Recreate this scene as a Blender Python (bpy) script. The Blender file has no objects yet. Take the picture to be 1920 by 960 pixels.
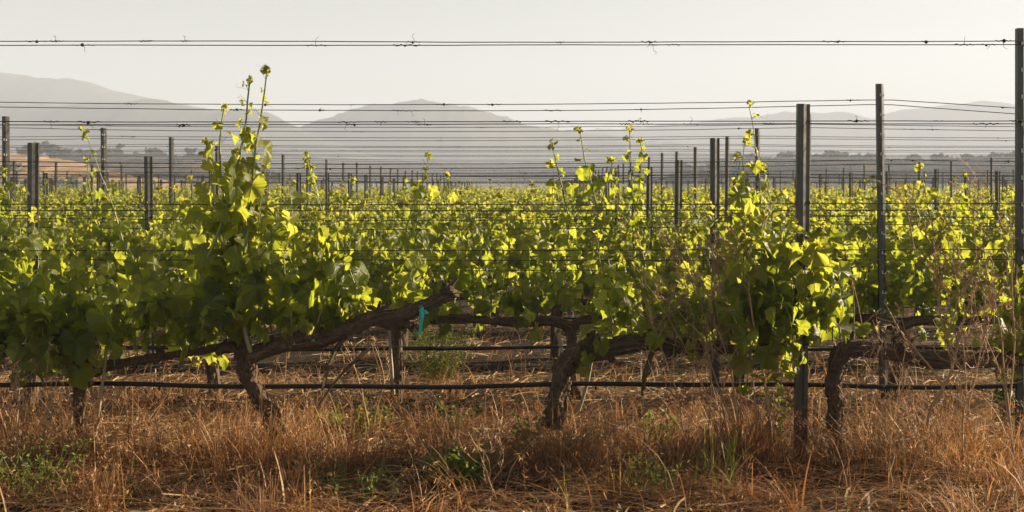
import bpy, math, random
import numpy as np
from mathutils import Vector

S = bpy.context.scene
COL = S.collection
R = math.radians

# ------------------------------------------------------------------ camera, sky, sun, exposure
F = 2200.0            # focal length in pixels of the 1920 px wide photograph
HZ = 350.0            # pixel row of the true horizon
CZ = 1.42             # camera height
cam_d = bpy.data.cameras.new("camera")
cam = bpy.data.objects.new("camera", cam_d)
COL.objects.link(cam)
cam.location = (0, 0, CZ)
cam.rotation_euler = (R(90), 0, 0)
cam_d.sensor_width = 36
cam_d.lens = F / 1920 * 36
cam_d.shift_y = -(480 - HZ) / 1920
cam_d.clip_end = 20000
cam_d.clip_start = 0.1
cam_d.dof.use_dof = True
cam_d.dof.focus_distance = 7.0
cam_d.dof.aperture_fstop = 7.0
S.camera = cam

SUN_EL, SUN_AZ = 23.0, 73.0      # azimuth: degrees to the right of the viewing direction
world = bpy.data.worlds.new("World")
S.world = world
world.use_nodes = True
wn = world.node_tree
wn.nodes.clear()
sky = wn.nodes.new("ShaderNodeTexSky")
sky.sky_type = 'NISHITA'
sky.sun_disc = False
sky.sun_elevation = R(SUN_EL)
sky.sun_rotation = R(SUN_AZ)
sky.altitude = 0
sky.air_density = 0.53
sky.dust_density = 0.35
sky.ozone_density = 0.6
bg = wn.nodes.new("ShaderNodeBackground")
bg.inputs[1].default_value = 0.05
wo = wn.nodes.new("ShaderNodeOutputWorld")
hs = wn.nodes.new("ShaderNodeHueSaturation")      # dusty evening air: a greyer, creamier sky
hs.inputs["Saturation"].default_value = 0.45
tn = wn.nodes.new("ShaderNodeMix"); tn.data_type = 'RGBA'; tn.blend_type = 'MULTIPLY'
tn.inputs[0].default_value = 1.0
tn.inputs[7].default_value = (1.0, 0.94, 0.76, 1)
wn.links.new(sky.outputs[0], hs.inputs["Color"])
wn.links.new(hs.outputs[0], tn.inputs[6])
wn.links.new(tn.outputs[2], bg.inputs[0])
wn.links.new(bg.outputs[0], wo.inputs[0])

SUNV = np.array([math.sin(R(SUN_AZ)) * math.cos(R(SUN_EL)), math.cos(R(SUN_AZ)) * math.cos(R(SUN_EL)), math.sin(R(SUN_EL))])
sd = bpy.data.lights.new("sun", 'SUN')
sd.energy = 5.0
sd.angle = R(0.6)
sd.color = (1.0, 0.81, 0.54)
sun = bpy.data.objects.new("sun", sd)
COL.objects.link(sun)
sun.rotation_euler = Vector(SUNV).to_track_quat('Z', 'Y').to_euler()
sun.location = (30, 10, 30)

S.view_settings.view_transform = 'Standard'
S.view_settings.look = 'None'
S.view_settings.gamma = 1.0
S.view_settings.exposure = 2.0
S.view_settings.use_curve_mapping = False
cy = S.cycles
cy.max_bounces = 6
cy.diffuse_bounces = 3
cy.glossy_bounces = 2
cy.transmission_bounces = 4
cy.volume_bounces = 1
cy.transparent_max_bounces = 6
cy.caustics_reflective = False
cy.caustics_refractive = False
cy.sample_clamp_indirect = 6.0

HAZE_DENSITY = 8.4e-4

# ------------------------------------------------------------------ helpers
def px(x, y, d):
    """point at distance d (along +Y) that the photograph shows at pixel x, y"""
    return np.array([(x - 960) / F * d, d, CZ - (y - HZ) / F * d])

def smooth(a, b, t):
    t = np.clip((np.asarray(t, float) - a) / (b - a), 0, 1)
    return t * t * (3 - 2 * t)

_n = np.random.default_rng(7)
_ph = _n.uniform(0, 6.28, (12, 2))
def lump(x, y, f, k=4):
    """cheap smooth noise in about -1..1"""
    v = 0
    for i in range(k):
        a = i * 1.9 + 0.4
        v = v + np.sin((x * math.cos(a) + y * math.sin(a)) * f * (1 + .37 * i) + _ph[i, 0]) * np.cos((x * math.sin(a * 1.7) - y * math.cos(a * 1.3)) * f * (.8 + .29 * i) + _ph[i, 1])
    return v / k

def ground(x, y):
    x = np.asarray(x, float); y = np.asarray(y, float)
    g = -0.15 * smooth(6.4, 8.2, y) - 0.05 * smooth(8.4, 11, y)
    g = g - 11.8 * smooth(74, 330, y) + 0.0
    near = 1 - smooth(30, 70, y)
    g = g + near * (0.022 * lump(x, y, 2.6) + 0.012 * lump(x + 9, y, 7.0)) + (1 - near) * 0.5 * smooth(100, 300, y) * lump(x, y, .01)
    # the low bank that each vine row stands on
    k = (y - 6.0) / 2.4
    g = g + near * 0.03 * np.exp(-((k - np.round(k)) * 2.4 / .35) ** 2) * (y > 5)
    return g

class MB:
    def __init__(s):
        s.v, s.f, s.m, s.att, s.n = [], [], [], [], 0
    def add(s, v, f, mi=0, att=None):
        v = np.asarray(v, float).reshape(-1, 3)
        s.v.append(v)
        s.att.append(np.zeros((len(v), 3)) if att is None else np.asarray(att, float).reshape(-1, 3))
        f = np.asarray(f, int)
        s.f.append(f + s.n)
        s.m.append(np.full(len(f), mi))
        s.n += len(v)
        return s
    def box(s, c, d, mi=0, bev=0):
        x, y, z = np.asarray(d) / 2
        v = np.array([[a * x, b * y, e * z] for a in (-1, 1) for b in (-1, 1) for e in (-1, 1)]) + np.asarray(c)
        return s.add(v, [[0, 1, 3, 2], [4, 6, 7, 5], [0, 4, 5, 1], [2, 3, 7, 6], [0, 2, 6, 4], [1, 5, 7, 3]], mi)
    def tube(s, pts, r, n=6, mi=0, rough=0, twist=0, rng=None, ridges=0, cap=True):
        P = np.asarray(pts, float)
        K = len(P)
        r = np.broadcast_to(np.asarray(r, float), (K,))
        T = np.gradient(P, axis=0)
        T /= np.linalg.norm(T, axis=1)[:, None] + 1e-12
        up = np.array([0, 1.0, 0]) if abs(T[0][1]) < .9 else np.array([1.0, 0, 0])
        u = np.cross(T[0], up); u /= np.linalg.norm(u)
        V = []; A_ = []
        th = np.arange(n) / n * 2 * math.pi
        L = np.r_[0, np.cumsum(np.linalg.norm(np.diff(P, axis=0), axis=1))]
        pa = rng.uniform(0, 6.28, 4) if rng is not None else np.zeros(4)
        for k in range(K):
            u = u - T[k] * np.dot(u, T[k]); u /= np.linalg.norm(u) + 1e-12
            w = np.cross(T[k], u)
            rr = np.full(n, r[k])
            if ridges:
                a = th + twist * L[k]
                rr = rr * (1 + ridges * (.55 * np.sin(5 * a + pa[0] + 3 * math.sin(L[k] * 6)) + .35 * np.sin(9 * a + pa[1] + L[k] * 4) + .5 * np.sin(2 * a + pa[2] + L[k] * 7)))
            if rough and rng is not None:
                rr = rr * (1 + rough * rng.normal(0, 1, n))
            V.append(P[k] + np.outer(np.cos(th) * rr, u) + np.outer(np.sin(th) * rr, w))
            tw_ = th + twist * .5 * L[k]
            A_.append(np.c_[np.cos(tw_) * .05 + pa[0] * .1, np.sin(tw_) * .05, np.full(n, L[k] * .13 + .001)])
        V = np.concatenate(V); A_ = np.concatenate(A_)
        f = []
        for k in range(K - 1):
            for i in range(n):
                j = (i + 1) % n
                f.append([k * n + i, k * n + j, (k + 1) * n + j, (k + 1) * n + i])
        s.add(V, f, mi, A_)
        if cap and n > 3:
            for k, sg in ((0, 1), (K - 1, -1)):
                c = s.n
                ring = V[k * n:(k + 1) * n]
                cv = np.vstack([ring, ring.mean(0) - sg * T[k] * r[k] * .4])
                s.add(cv, [[(i + 1) % n if sg > 0 else i, i if sg > 0 else (i + 1) % n, n] for i in range(n)], mi)
        return s
    def extrude(s, poly, p0, p1, mi=0):
        """vertical prism from a closed 2-D outline (x, y) between two base points"""
        poly = np.asarray(poly, float)
        n = len(poly)
        a = np.c_[poly, np.zeros(n)] + p0
        b = np.c_[poly, np.zeros(n)] + p1
        s.add(np.vstack([a, b]), [[i, (i + 1) % n, n + (i + 1) % n, n + i] for i in range(n)], mi)
        return s
    def build(s, name, mats, parent=None, smooth_=False):
        V = np.concatenate(s.v)
        if parent is not None:
            V = V - ORG[parent.name]
        A = np.concatenate(s.att)
        me = bpy.data.meshes.new(name)
        counts = np.concatenate([np.full(len(f), f.shape[1]) for f in s.f if len(f)])
        loops = np.concatenate([f.ravel() for f in s.f if len(f)])
        me.vertices.add(len(V)); me.vertices.foreach_set("co", V.ravel().astype(np.float32))
        me.loops.add(len(loops)); me.loops.foreach_set("vertex_index", loops.astype(np.int32))
        me.polygons.add(len(counts))
        st = np.r_[0, np.cumsum(counts)[:-1]]
        me.polygons.foreach_set("loop_start", st.astype(np.int32))
        me.polygons.foreach_set("material_index", np.concatenate([m for m, f in zip(s.m, s.f) if len(f)]).astype(np.int32))
        flat = name in ('channel', 'wire_hook', 'wire_clip', 'soil_clods', 'plant_tie', 'trunk', 'cordon', 'dead_branch')
        me.polygons.foreach_set("use_smooth", np.full(len(counts), not flat))
        if np.any(A):
            at = me.attributes.new("local", 'FLOAT_VECTOR', 'POINT')
            at.data.foreach_set("vector", A.ravel().astype(np.float32))
        me.update(calc_edges=True)
        for m in (mats if isinstance(mats, (list, tuple)) else [mats]):
            me.materials.append(m)
        o = bpy.data.objects.new(name, me)
        COL.objects.link(o)
        if parent is not None:
            o.parent = parent
            ORG[o.name] = ORG[parent.name]
        else:
            ORG[o.name] = np.zeros(3)
        return o

ORG = {}
def thing(name, loc, label, cat, group=None):
    o = bpy.data.objects.new(name, None)
    o.empty_display_size = .1
    COL.objects.link(o)
    o.location = [float(a) for a in loc]
    ORG[o.name] = np.asarray(loc, float)
    o["label"] = label; o["category"] = cat
    if group: o["group"] = group
    return o
def tag(o, label, cat, group=None, kind=None):
    if kind: o["kind"] = kind
    if cat: o["category"] = cat
    o["label"] = label
    if group: o["group"] = group
    return o
def recentre(o, loc):
    """put a single-mesh thing's origin at its base"""
    loc = np.asarray(loc, float)
    n = len(o.data.vertices)
    a = np.empty(n * 3, np.float32); o.data.vertices.foreach_get("co", a)
    a = (a.reshape(-1, 3) - loc).astype(np.float32)
    o.data.vertices.foreach_set("co", a.ravel()); o.data.update()
    o.location = [float(v) for v in loc]
    ORG[o.name] = loc
    return o
def struct(o):
    o["kind"] = "structure"
    return o

# ------------------------------------------------------------------ materials
class NT:
    def __init__(s, name):
        s.m = bpy.data.materials.new(name); s.m.use_nodes = True
        s.t = s.m.node_tree; s.t.nodes.clear()
        s.out = s.t.nodes.new("ShaderNodeOutputMaterial")
    def n(s, typ, ins=None, **kw):
        d = s.t.nodes.new("ShaderNode" + typ)
        for k, v in kw.items(): setattr(d, k, v)
        for k, v in (ins or {}).items():
            if hasattr(v, "is_output"): s.t.links.new(v, d.inputs[k])
            else: d.inputs[k].default_value = v
        return d
    def math(s, op, a, b=0.0):
        return s.n("Math", {0: a, 1: b}, operation=op).outputs[0]
    def ramp(s, fac, stops):
        d = s.n("ValToRGB", {0: fac})
        e = d.color_ramp.elements
        while len(e) < len(stops): e.new(.5)
        for q, (p, c) in zip(e, stops):
            q.position = p; q.color = (*c, 1)
        return d.outputs[0]
    def mix(s, f, a, b, mode='MIX'):
        d = s.n("Mix", data_type='RGBA', blend_type=mode)
        for k, v in ((0, f), (6, a), (7, b)):
            if hasattr(v, "is_output"): s.t.links.new(v, d.inputs[k])
            else: d.inputs[k].default_value = (*v, 1) if isinstance(v, tuple) and len(v) == 3 else v
        return d.outputs[2]
    def noise(s, scale, detail=4, vec=None, rough=.55, stretch=None):
        c = vec or s.n("TexCoord").outputs["Object"]
        if stretch:
            c = s.n("Mapping", {0: c, "Scale": stretch}).outputs[0]
        return s.n("TexNoise", {"Vector": c, "Scale": scale, "Detail": detail, "Roughness": rough}).outputs[0]
    def done(s, sh, bump=None):
        s.t.links.new(sh, s.out.inputs[0]); return s.m

def leaf_material(name, refl, trans, fac, spec=.35):
    t = NT(name)
    rnd = t.n("NewGeometry").outputs["Random Per Island"]
    a = t.n("Attribute", attribute_name="local").outputs["Vector"]
    sp = t.n("SeparateXYZ", {0: a})
    ax = t.math('ABSOLUTE', sp.outputs[0]); ay = sp.outputs[1]
    age_lit = sp.outputs[2]
    # five palmate veins with side veins off the midrib
    veins = None
    for ang in (0, 52, 108):
        c_, s_ = math.cos(R(ang)), math.sin(R(ang))
        along = t.math('ADD', t.math('MULTIPLY', ax, s_), t.math('MULTIPLY', ay, c_))
        off = t.math('ABSOLUTE', t.math('SUBTRACT', t.math('MULTIPLY', ax, c_), t.math('MULTIPLY', ay, s_)))
        d = t.math('SUBTRACT', 1.0, t.math('MULTIPLY', off, 38.0))
        d = t.math('MULTIPLY', t.math('MAXIMUM', d, 0.0), t.math('GREATER_THAN', along, 0.0))
        veins = d if veins is None else t.math('MAXIMUM', veins, d)
    no = t.noise(14, 3, vec=t.n("TexCoord").outputs["Object"])
    v = t.math('ADD', t.math('MULTIPLY', rnd, .75), t.math('MULTIPLY', no, .3))
    rc = t.ramp(v, refl); tc = t.ramp(v, trans)
    young = t.math('MINIMUM', age_lit, 1.0)  # young leaves, plus the painted sunlit yellow of the tall shoots
    rc = t.mix(young, rc, (.16, .155, .035)); tc = t.mix(young, tc, (.52, .49, .06))
    rc = t.mix(t.math('MULTIPLY', veins, .55), rc, (.16, .19, .05))
    tc = t.mix(t.math('MULTIPLY', veins, .5), tc, (.16, .22, .01))
    back = t.n("NewGeometry").outputs["Backfacing"]
    rc = t.mix(t.math('MULTIPLY', back, .35), rc, (.12, .14, .05))
    bp = t.n("Bump", {"Height": t.math('ADD', no, t.math('MULTIPLY', veins, -.4)), "Strength": .35, "Distance": .01})
    p = t.n("BsdfPrincipled", {"Base Color": rc, "Roughness": .46, "Specular IOR Level": spec, "Normal": bp.outputs[0]})
    tr = t.n("BsdfTranslucent", {0: tc, 1: bp.outputs[0]})
    return t.done(t.n("MixShader", {0: fac, 1: p.outputs[0], 2: tr.outputs[0]}).outputs[0])

REFL = [(0, (.015, .030, .004)), (.35, (.027, .046, .006)), (.7, (.050, .072, .009)), (1, (.10, .115, .018))]
TRAN = [(0, (.20, .26, .016)), (.35, (.35, .41, .024)), (.7, (.45, .49, .045)), (1, (.57, .56, .09))]
M = {}
M['leaf'] = leaf_material("vine_leaf", REFL, TRAN, .58, .45)
M['weed'] = leaf_material("weed_leaf", [(0, (.03, .055, .012)), (1, (.10, .13, .025))], [(0, (.10, .16, .012)), (1, (.28, .28, .03))], .4, .2)
M['greyweed'] = leaf_material("grey_weed_leaf", [(0, (.05, .065, .04)), (1, (.12, .13, .08))], [(0, (.08, .10, .04)), (1, (.18, .18, .06))], .35, .2)

def straw_material(name, cols, tcols, fac=.4):
    t = NT(name)
    rnd = t.n("NewGeometry").outputs["Random Per Island"]
    po = t.noise(1.3, 2)
    v = t.math('ADD', t.math('MULTIPLY', rnd, .62), t.math('MULTIPLY', t.math('SUBTRACT', po, .25), .75))
    d = t.n("BsdfPrincipled", {"Base Color": t.ramp(v, cols), "Roughness": .6, "Specular IOR Level": .35})
    tr = t.n("BsdfTranslucent", {0: t.ramp(v, tcols)})
    return t.done(t.n("MixShader", {0: fac, 1: d.outputs[0], 2: tr.outputs[0]}).outputs[0])
M['grass'] = straw_material("dry_brome_grass", [(0, (.05, .020, .010)), (.35, (.17, .075, .034)), (.65, (.36, .19, .09)), (1, (.74, .53, .30))],
                            [(0, (.16, .06, .02)), (.5, (.30, .13, .04)), (1, (.50, .30, .10))])
M['straw'] = straw_material("straw_litter", [(0, (.06, .038, .022)), (.35, (.16, .105, .058)), (.7, (.36, .25, .14)), (1, (.60, .48, .31))],
                            [(0, (.10, .05, .02)), (1, (.35, .24, .09))], .2)
M['drystem'] = straw_material("dry_weed_stalk", [(0, (.22, .125, .07)), (.6, (.42, .27, .15)), (1, (.60, .43, .26))], [(0, (.14, .07, .03)), (1, (.3, .18, .07))], .2)

def bark_material(name, c0, c1, c2):
    t = NT(name)
    loc = t.n("Attribute", attribute_name="local").outputs["Vector"]
    n1 = t.noise(75, 5, vec=loc, rough=.6); n2 = t.noise(7, 3); n3 = t.noise(45, 5, rough=.65)
    v = t.math('ADD', t.math('MULTIPLY', n1, .7), t.math('MULTIPLY', n3, .3))
    c = t.ramp(v, [(.32, c0), (.5, c1), (.72, c2)])
    c = t.mix(t.math('MULTIPLY', n2, .4), c, (.07, .05, .038))
    bp = t.n("Bump", {"Height": v, "Strength": 1.0, "Distance": .02})
    return t.done(t.n("BsdfPrincipled", {"Base Color": c, "Roughness": .85, "Specular IOR Level": .2, "Normal": bp.outputs[0]}).outputs[0])
M['bark'] = bark_material("vine_bark", (.022, .015, .011), (.095, .062, .04), (.26, .18, .12))
M['oakbark'] = bark_material("oak_bark", (.03, .024, .018), (.07, .055, .04), (.12, .10, .08))

def cane_material():
    t = NT("green_cane")
    rnd = t.n("NewGeometry").outputs["Random Per Island"]
    c = t.ramp(rnd, [(0, (.10, .075, .025)), (.5, (.13, .15, .03)), (1, (.2, .2, .04))])
    return t.done(t.n("BsdfPrincipled", {"Base Color": c, "Roughness": .45}).outputs[0])
M['cane'] = cane_material()

def steel_material(name, c0, c1, metal, rough):
    t = NT(name)
    n1 = t.noise(22, 5); n2 = t.noise(6, 3, stretch=(4, 4, .6))
    v = t.math('ADD', t.math('MULTIPLY', n1, .5), t.math('MULTIPLY', n2, .5))
    c = t.ramp(v, [(.3, c0), (.7, c1)])
    c = t.mix(t.ramp(t.noise(9, 5), [(.58, (0, 0, 0)), (.75, (.45, .45, .45))]), c, (.13, .075, .045))
    rg = t.math('ADD', rough, t.math('MULTIPLY', n1, .25))
    return t.done(t.n("BsdfPrincipled", {"Base Color": c, "Metallic": metal, "Roughness": rg}).outputs[0])
M['steel'] = steel_material("weathered_galvanised_steel", (.042, .042, .042), (.11, .105, .098), .9, .30)
M['wire'] = steel_material("dull_trellis_wire", (.012, .011, .010), (.03, .027, .025), .2, .5)
M['tabsteel'] = steel_material("bright_hook_steel", (.5, .47, .44), (.65, .62, .58), .4, .4)

def plain(name, c, rough=.5, spec=.5, var=.3):
    t = NT(name)
    n = t.noise(16, 4)
    d = tuple(a * (1 - var) for a in c)
    return t.done(t.n("BsdfPrincipled", {"Base Color": t.mix(n, d, c), "Roughness": rough, "Specular IOR Level": spec}).outputs[0])
M['poly'] = plain("black_irrigation_plastic", (.010, .010, .011), .45, .3)
M['tendril'] = plain("dried_tendril", (.055, .038, .026), .8, .2)
M['tie'] = plain("teal_plastic_tape", (.02, .42, .38), .35, .5, .25)
M['wood'] = plain("weathered_pale_wood", (.36, .29, .20), .8, .2, .45)
M['hullpost'] = plain("training_stake", (.30, .27, .23), .7, .2, .4)

def soil_material():
    t = NT("dry_vineyard_soil")
    co = t.n("TexCoord").outputs["Object"]
    n1 = t.noise(3.0, 6, co); n2 = t.noise(40, 6, co); n3 = t.noise(.006, 5, co)
    c = t.ramp(t.math('ADD', t.math('MULTIPLY', n1, .5), t.math('MULTIPLY', n2, .5)),
               [(.3, (.009, .007, .006)), (.5, (.022, .017, .013)), (.75, (.06, .043, .03))])
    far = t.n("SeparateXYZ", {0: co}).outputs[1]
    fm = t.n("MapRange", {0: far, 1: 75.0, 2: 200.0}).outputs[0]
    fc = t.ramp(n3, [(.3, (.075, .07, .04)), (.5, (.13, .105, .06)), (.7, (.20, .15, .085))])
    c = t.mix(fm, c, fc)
    bp = t.n("Bump", {"Height": t.math('ADD', n2, t.math('MULTIPLY', n1, 2.0)), "Strength": .8, "Distance": .03})
    return t.done(t.n("BsdfPrincipled", {"Base Color": c, "Roughness": .95, "Specular IOR Level": .1, "Normal": bp.outputs[0]}).outputs[0])
M['soil'] = soil_material()

def hill_material(name, stops, scale):
    t = NT(name)
    co = t.n("TexCoord").outputs["Object"]
    n1 = t.noise(scale, 6, co); n2 = t.noise(scale * 7, 5, co)
    c = t.ramp(t.math('ADD', t.math('MULTIPLY', n1, .6), t.math('MULTIPLY', n2, .4)), stops)
    return t.done(t.n("BsdfPrincipled", {"Base Color": c, "Roughness": 1.0, "Specular IOR Level": 0.0}).outputs[0])
M['hill'] = hill_material("chaparral_hill", [(.35, (.030, .038, .030)), (.5, (.045, .052, .038)), (.7, (.08, .08, .055))], .008)
M['scrub'] = hill_material("scrubby_ridge", [(.40, (.016, .016, .011)), (.52, (.034, .029, .019)), (.70, (.085, .062, .036))], .03)
M['gold'] = hill_material("dry_golden_slope", [(.3, (.15, .095, .045)), (.5, (.23, .145, .07)), (.7, (.30, .20, .10))], .05)

# ------------------------------------------------------------------ the ground, one sheet to the horizon
def sinhspace(a, b, n, k):
    t = np.linspace(-1, 1, n) * k
    s = np.sinh(t) / math.sinh(k)
    return np.where(s < 0, -s * a, s * b)
gx = np.unique(np.r_[np.arange(-9, 9.01, .15), np.sign(np.linspace(-1, 1, 61)) * (9 + 4000 * np.abs(np.linspace(-1, 1, 61)) ** 3)])
gy = np.unique(np.r_[np.arange(-4, 20, .13), 20 + 4600 * np.linspace(0, 1, 70) ** 2.6])
X, Y = np.meshgrid(gx, gy)
Z = ground(X, Y)
nx, ny = len(gx), len(gy)
idx = np.arange(nx * ny).reshape(ny, nx)
q = np.stack([idx[:-1, :-1], idx[:-1, 1:], idx[1:, 1:], idx[1:, :-1]], -1).reshape(-1, 4)
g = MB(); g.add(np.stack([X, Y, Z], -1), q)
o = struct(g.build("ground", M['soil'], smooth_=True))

# ------------------------------------------------------------------ hills
def ridge(name, D, prof, wid, mat, base=-14, rough=.0, seed=0, label=None):
    """a long hill whose crest, D metres away, follows the profile (photograph pixels), with real depth and slopes"""
    rng = np.random.default_rng(seed)
    prof = np.array(prof, float)
    xs = np.linspace(prof[0, 0], prof[-1, 0], 170)
    ys = np.interp(xs, prof[:, 0], prof[:, 1])
    k = np.ones(5) / 5
    ys = np.convolve(np.r_[[ys[0]] * 2, ys, [ys[-1]] * 2], k, 'valid')
    w_ = np.cumsum(rng.normal(0, 1, len(ys))); w_ -= np.convolve(np.r_[[w_[0]] * 8, w_, [w_[-1]] * 8], np.ones(17) / 17, 'valid')
    ys = ys + w_ * 1.5
    W = (xs - 960) / F * D
    H = CZ - (ys - HZ) / F * D
    t = np.linspace(-1, 1, 41)
    P = np.cos(t * math.pi / 2) ** 1.3
    V = []
    for j, tt in enumerate(t):
        y = D + tt * wid
        sl = lump(W * 1.0 + seed * 77, np.full_like(W, y) + seed * 31, 14.0 / wid) * rough * (H - base) * (1 - P[j]) * (P[j] > .02) * 2.2
        z = base + (H - base) * P[j] + sl
        z = z + lump(W + seed * 9, np.full_like(W, y), 60. / wid) * rough * .12 * (H - base) * (P[j] > .02)
        V.append(np.stack([W, np.full_like(W, y), z], -1))
    V = np.array(V)
    idx = np.arange(V.shape[0] * V.shape[1]).reshape(V.shape[:2])
    q = np.stack([idx[:-1, :-1], idx[:-1, 1:], idx[1:, 1:], idx[1:, :-1]], -1).reshape(-1, 4)
    m = MB(); m.add(V, q)
    o = struct(m.build(name, mat, smooth_=True))
    if label: o["label"] = label
    return o
ridge("mountain", 1620, [(-500, 200), (-200, 170), (0, 142), (40, 140), (80, 147), (160, 153), (200, 164), (270, 185), (350, 197), (450, 214), (560, 240), (640, 268), (800, 320)], 420, M['hill'], rough=.03, seed=1)
ridge("hill", 1180, [(-500, 230), (-200, 215), (0, 200), (140, 198), (200, 192), (320, 190), (370, 202), (410, 210), (450, 203), (490, 207), (520, 222), (560, 240), (620, 265), (720, 300), (820, 330)], 260, M['hill'], rough=.03, seed=2)
ridge("hill", 1330, [(380, 330), (460, 290), (530, 255), (590, 229), (640, 213), (690, 200), (740, 194), (768, 187), (800, 186), (820, 194), (880, 201), (940, 219), (1000, 236), (1080, 249), (1200, 263), (1400, 290), (1600, 330)], 260, M['hill'], rough=.03, seed=3)
ridge("hill", 1850, [(820, 300), (950, 262), (1050, 250), (1200, 238), (1300, 231), (1400, 219), (1450, 213), (1520, 208), (1560, 214), (1640, 222), (1700, 207), (1780, 196), (1840, 190), (1920, 203), (2100, 215), (2400, 250)], 420, M['hill'], rough=.03, seed=4)
ridge("hill", 900, [(-400, 300), (0, 290), (300, 296), (500, 288), (700, 298), (900, 308), (1100, 303), (1300, 296), (1500, 292), (1900, 300), (2400, 310)], 170, M['scrub'], rough=.05, seed=5)
ridge("hill", 480, [(1180, 345), (1270, 325), (1330, 314), (1400, 301), (1460, 300), (1540, 293), (1620, 305), (1660, 304), (1720, 305), (1800, 298), (1860, 295), (1920, 300), (2100, 296), (2400, 316)], 80, M['scrub'], rough=.05, seed=6)
ridge("hill", 450, [(60, 310), (120, 297), (200, 289), (260, 289), (330, 293), (390, 304), (450, 320), (520, 335), (620, 348)], 110, M['scrub'], rough=.06, seed=7)
ridge("hill", 380, [(-400, 270), (-150, 277), (0, 286), (60, 291), (120, 300), (150, 310), (200, 322), (280, 336), (380, 350)], 80, M['gold'], rough=.05, seed=8)
ridge("hill", 800, [(880, 348), (960, 337), (1000, 326), (1050, 314), (1110, 316), (1150, 330), (1230, 348)], 110, M['scrub'], rough=.05, seed=9)

# ------------------------------------------------------------------ leaves
def leaf_template(lod, rng):
    """grape leaf: stalk joint at the origin, tip along +Y, width about 1"""
    if lod == 0:
        ang = np.array([0, 8, 15, 22, 29, 37, 45, 52, 60, 68, 76, 84, 94, 104, 113, 122, 132, 143, 155, 168])
        rad = np.array([.66, .56, .57, .50, .49, .51, .51, .58, .52, .52, .46, .49, .49, .54, .48, .49, .44, .46, .38, .17])
    elif lod == 1:
        ang = np.array([0, 14, 29, 52, 70, 84, 106, 128, 150, 168])
        rad = np.array([.65, .56, .49, .57, .52, .47, .53, .47, .42, .17])
    else:
        ang = np.array([0, 50, 105, 155]); rad = np.array([.64, .54, .50, .34])
    rad = rad * (1 + rng.normal(0, .05, len(rad)))
    a = np.r_[ang, -ang[1:][::-1]]; r = np.r_[rad, (rad[1:] * (1 + rng.normal(0, .05, len(rad) - 1)))[::-1]]
    a = R(1) * a
    ring = np.c_[np.sin(a) * r, np.cos(a) * r]
    n = len(a)
    if lod == 0:
        P = np.vstack([[0, 0], ring * .5, ring])
        f3 = [[0, 1 + (i + 1) % n, 1 + i] for i in range(n) if i != len(ang) - 1]
        f4 = [[1 + i, 1 + (i + 1) % n, 1 + n + (i + 1) % n, 1 + n + i] for i in range(n) if i != len(ang) - 1]
        tri = f3 + [[q[0], q[1], q[2]] for q in f4] + [[q[0], q[2], q[3]] for q in f4]
    else:
        P = np.vstack([[0, 0], ring])
        tri = [[0, 1 + (i + 1) % n, 1 + i] for i in range(n) if i != len(ang) - 1]
    x, y = P[:, 0], P[:, 1]
    rr = np.hypot(x, y)
    cup, fold, droop = rng.uniform(-.95, .4), rng.uniform(-.4, .75), rng.uniform(.05, 1.1)
    th = np.arctan2(x, y)
    z = cup * rr ** 2 + fold * np.abs(x) - droop * np.maximum(y, 0) ** 2 + .13 * np.sin(th * rng.integers(3, 6) + rng.uniform(0, 6)) * rr * 1.6 + rng.uniform(-.25, .25) * x * y
    return np.c_[x, y, z], np.array(tri), P
_r = np.random.default_rng(3)
TPL = {k: [leaf_template(k, _r) for _ in range(n)] for k, n in ((0, 14), (1, 10), (2, 6))}

def put_leaves(mb, pos, nrm, tip, size, age_lit, lod, rng, mi=0):
    pos = np.asarray(pos); N = len(pos)
    if not N: return
    nrm = nrm / np.linalg.norm(nrm, axis=1)[:, None]
    tip = tip - nrm * np.sum(tip * nrm, 1)[:, None]
    tip = tip / (np.linalg.norm(tip, axis=1)[:, None] + 1e-9)
    side = np.cross(tip, nrm)
    pick = rng.integers(0, len(TPL[lod]), N)
    for k, (tv, tf, uv) in enumerate(TPL[lod]):
        i = np.where(pick == k)[0]
        if not len(i): continue
        sc = size[i][:, None, None]
        asp = rng.uniform(.85, 1.1, len(i))[:, None, None]
        V = pos[i][:, None, :] + sc * (side[i][:, None, :] * tv[None, :, 0:1] * asp + tip[i][:, None, :] * tv[None, :, 1:2] + nrm[i][:, None, :] * tv[None, :, 2:3])
        n = len(tv)
        f = (tf[None] + (np.arange(len(i)) * n)[:, None, None]).reshape(-1, 3)
        at = np.concatenate([np.broadcast_to(uv[None], (len(i), n, 2)), np.broadcast_to(age_lit[i][:, None, None], (len(i), n, 1))], 2)
        mb.add(V.reshape(-1, 3), f, mi, at.reshape(-1, 3) + np.array([1e-6, 0, 0]))

def curve(p0, p1, rng, wob=.04, bow=None, n=12):
    """bent path between two points"""
    p0, p1 = np.asarray(p0, float), np.asarray(p1, float)
    s = np.linspace(0, 1, n)[:, None]
    c = (p0 + p1) / 2 + (np.asarray(bow) if bow is not None else rng.normal(0, wob, 3))
    P = (1 - s) ** 2 * p0 + 2 * s * (1 - s) * c + s ** 2 * p1
    L = np.linalg.norm(p1 - p0)
    w = np.cumsum(rng.normal(0, 1, (n, 3)), 0); w -= np.linspace(0, 1, n)[:, None] * w[-1]
    return P + w * wob * L * .09

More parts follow.
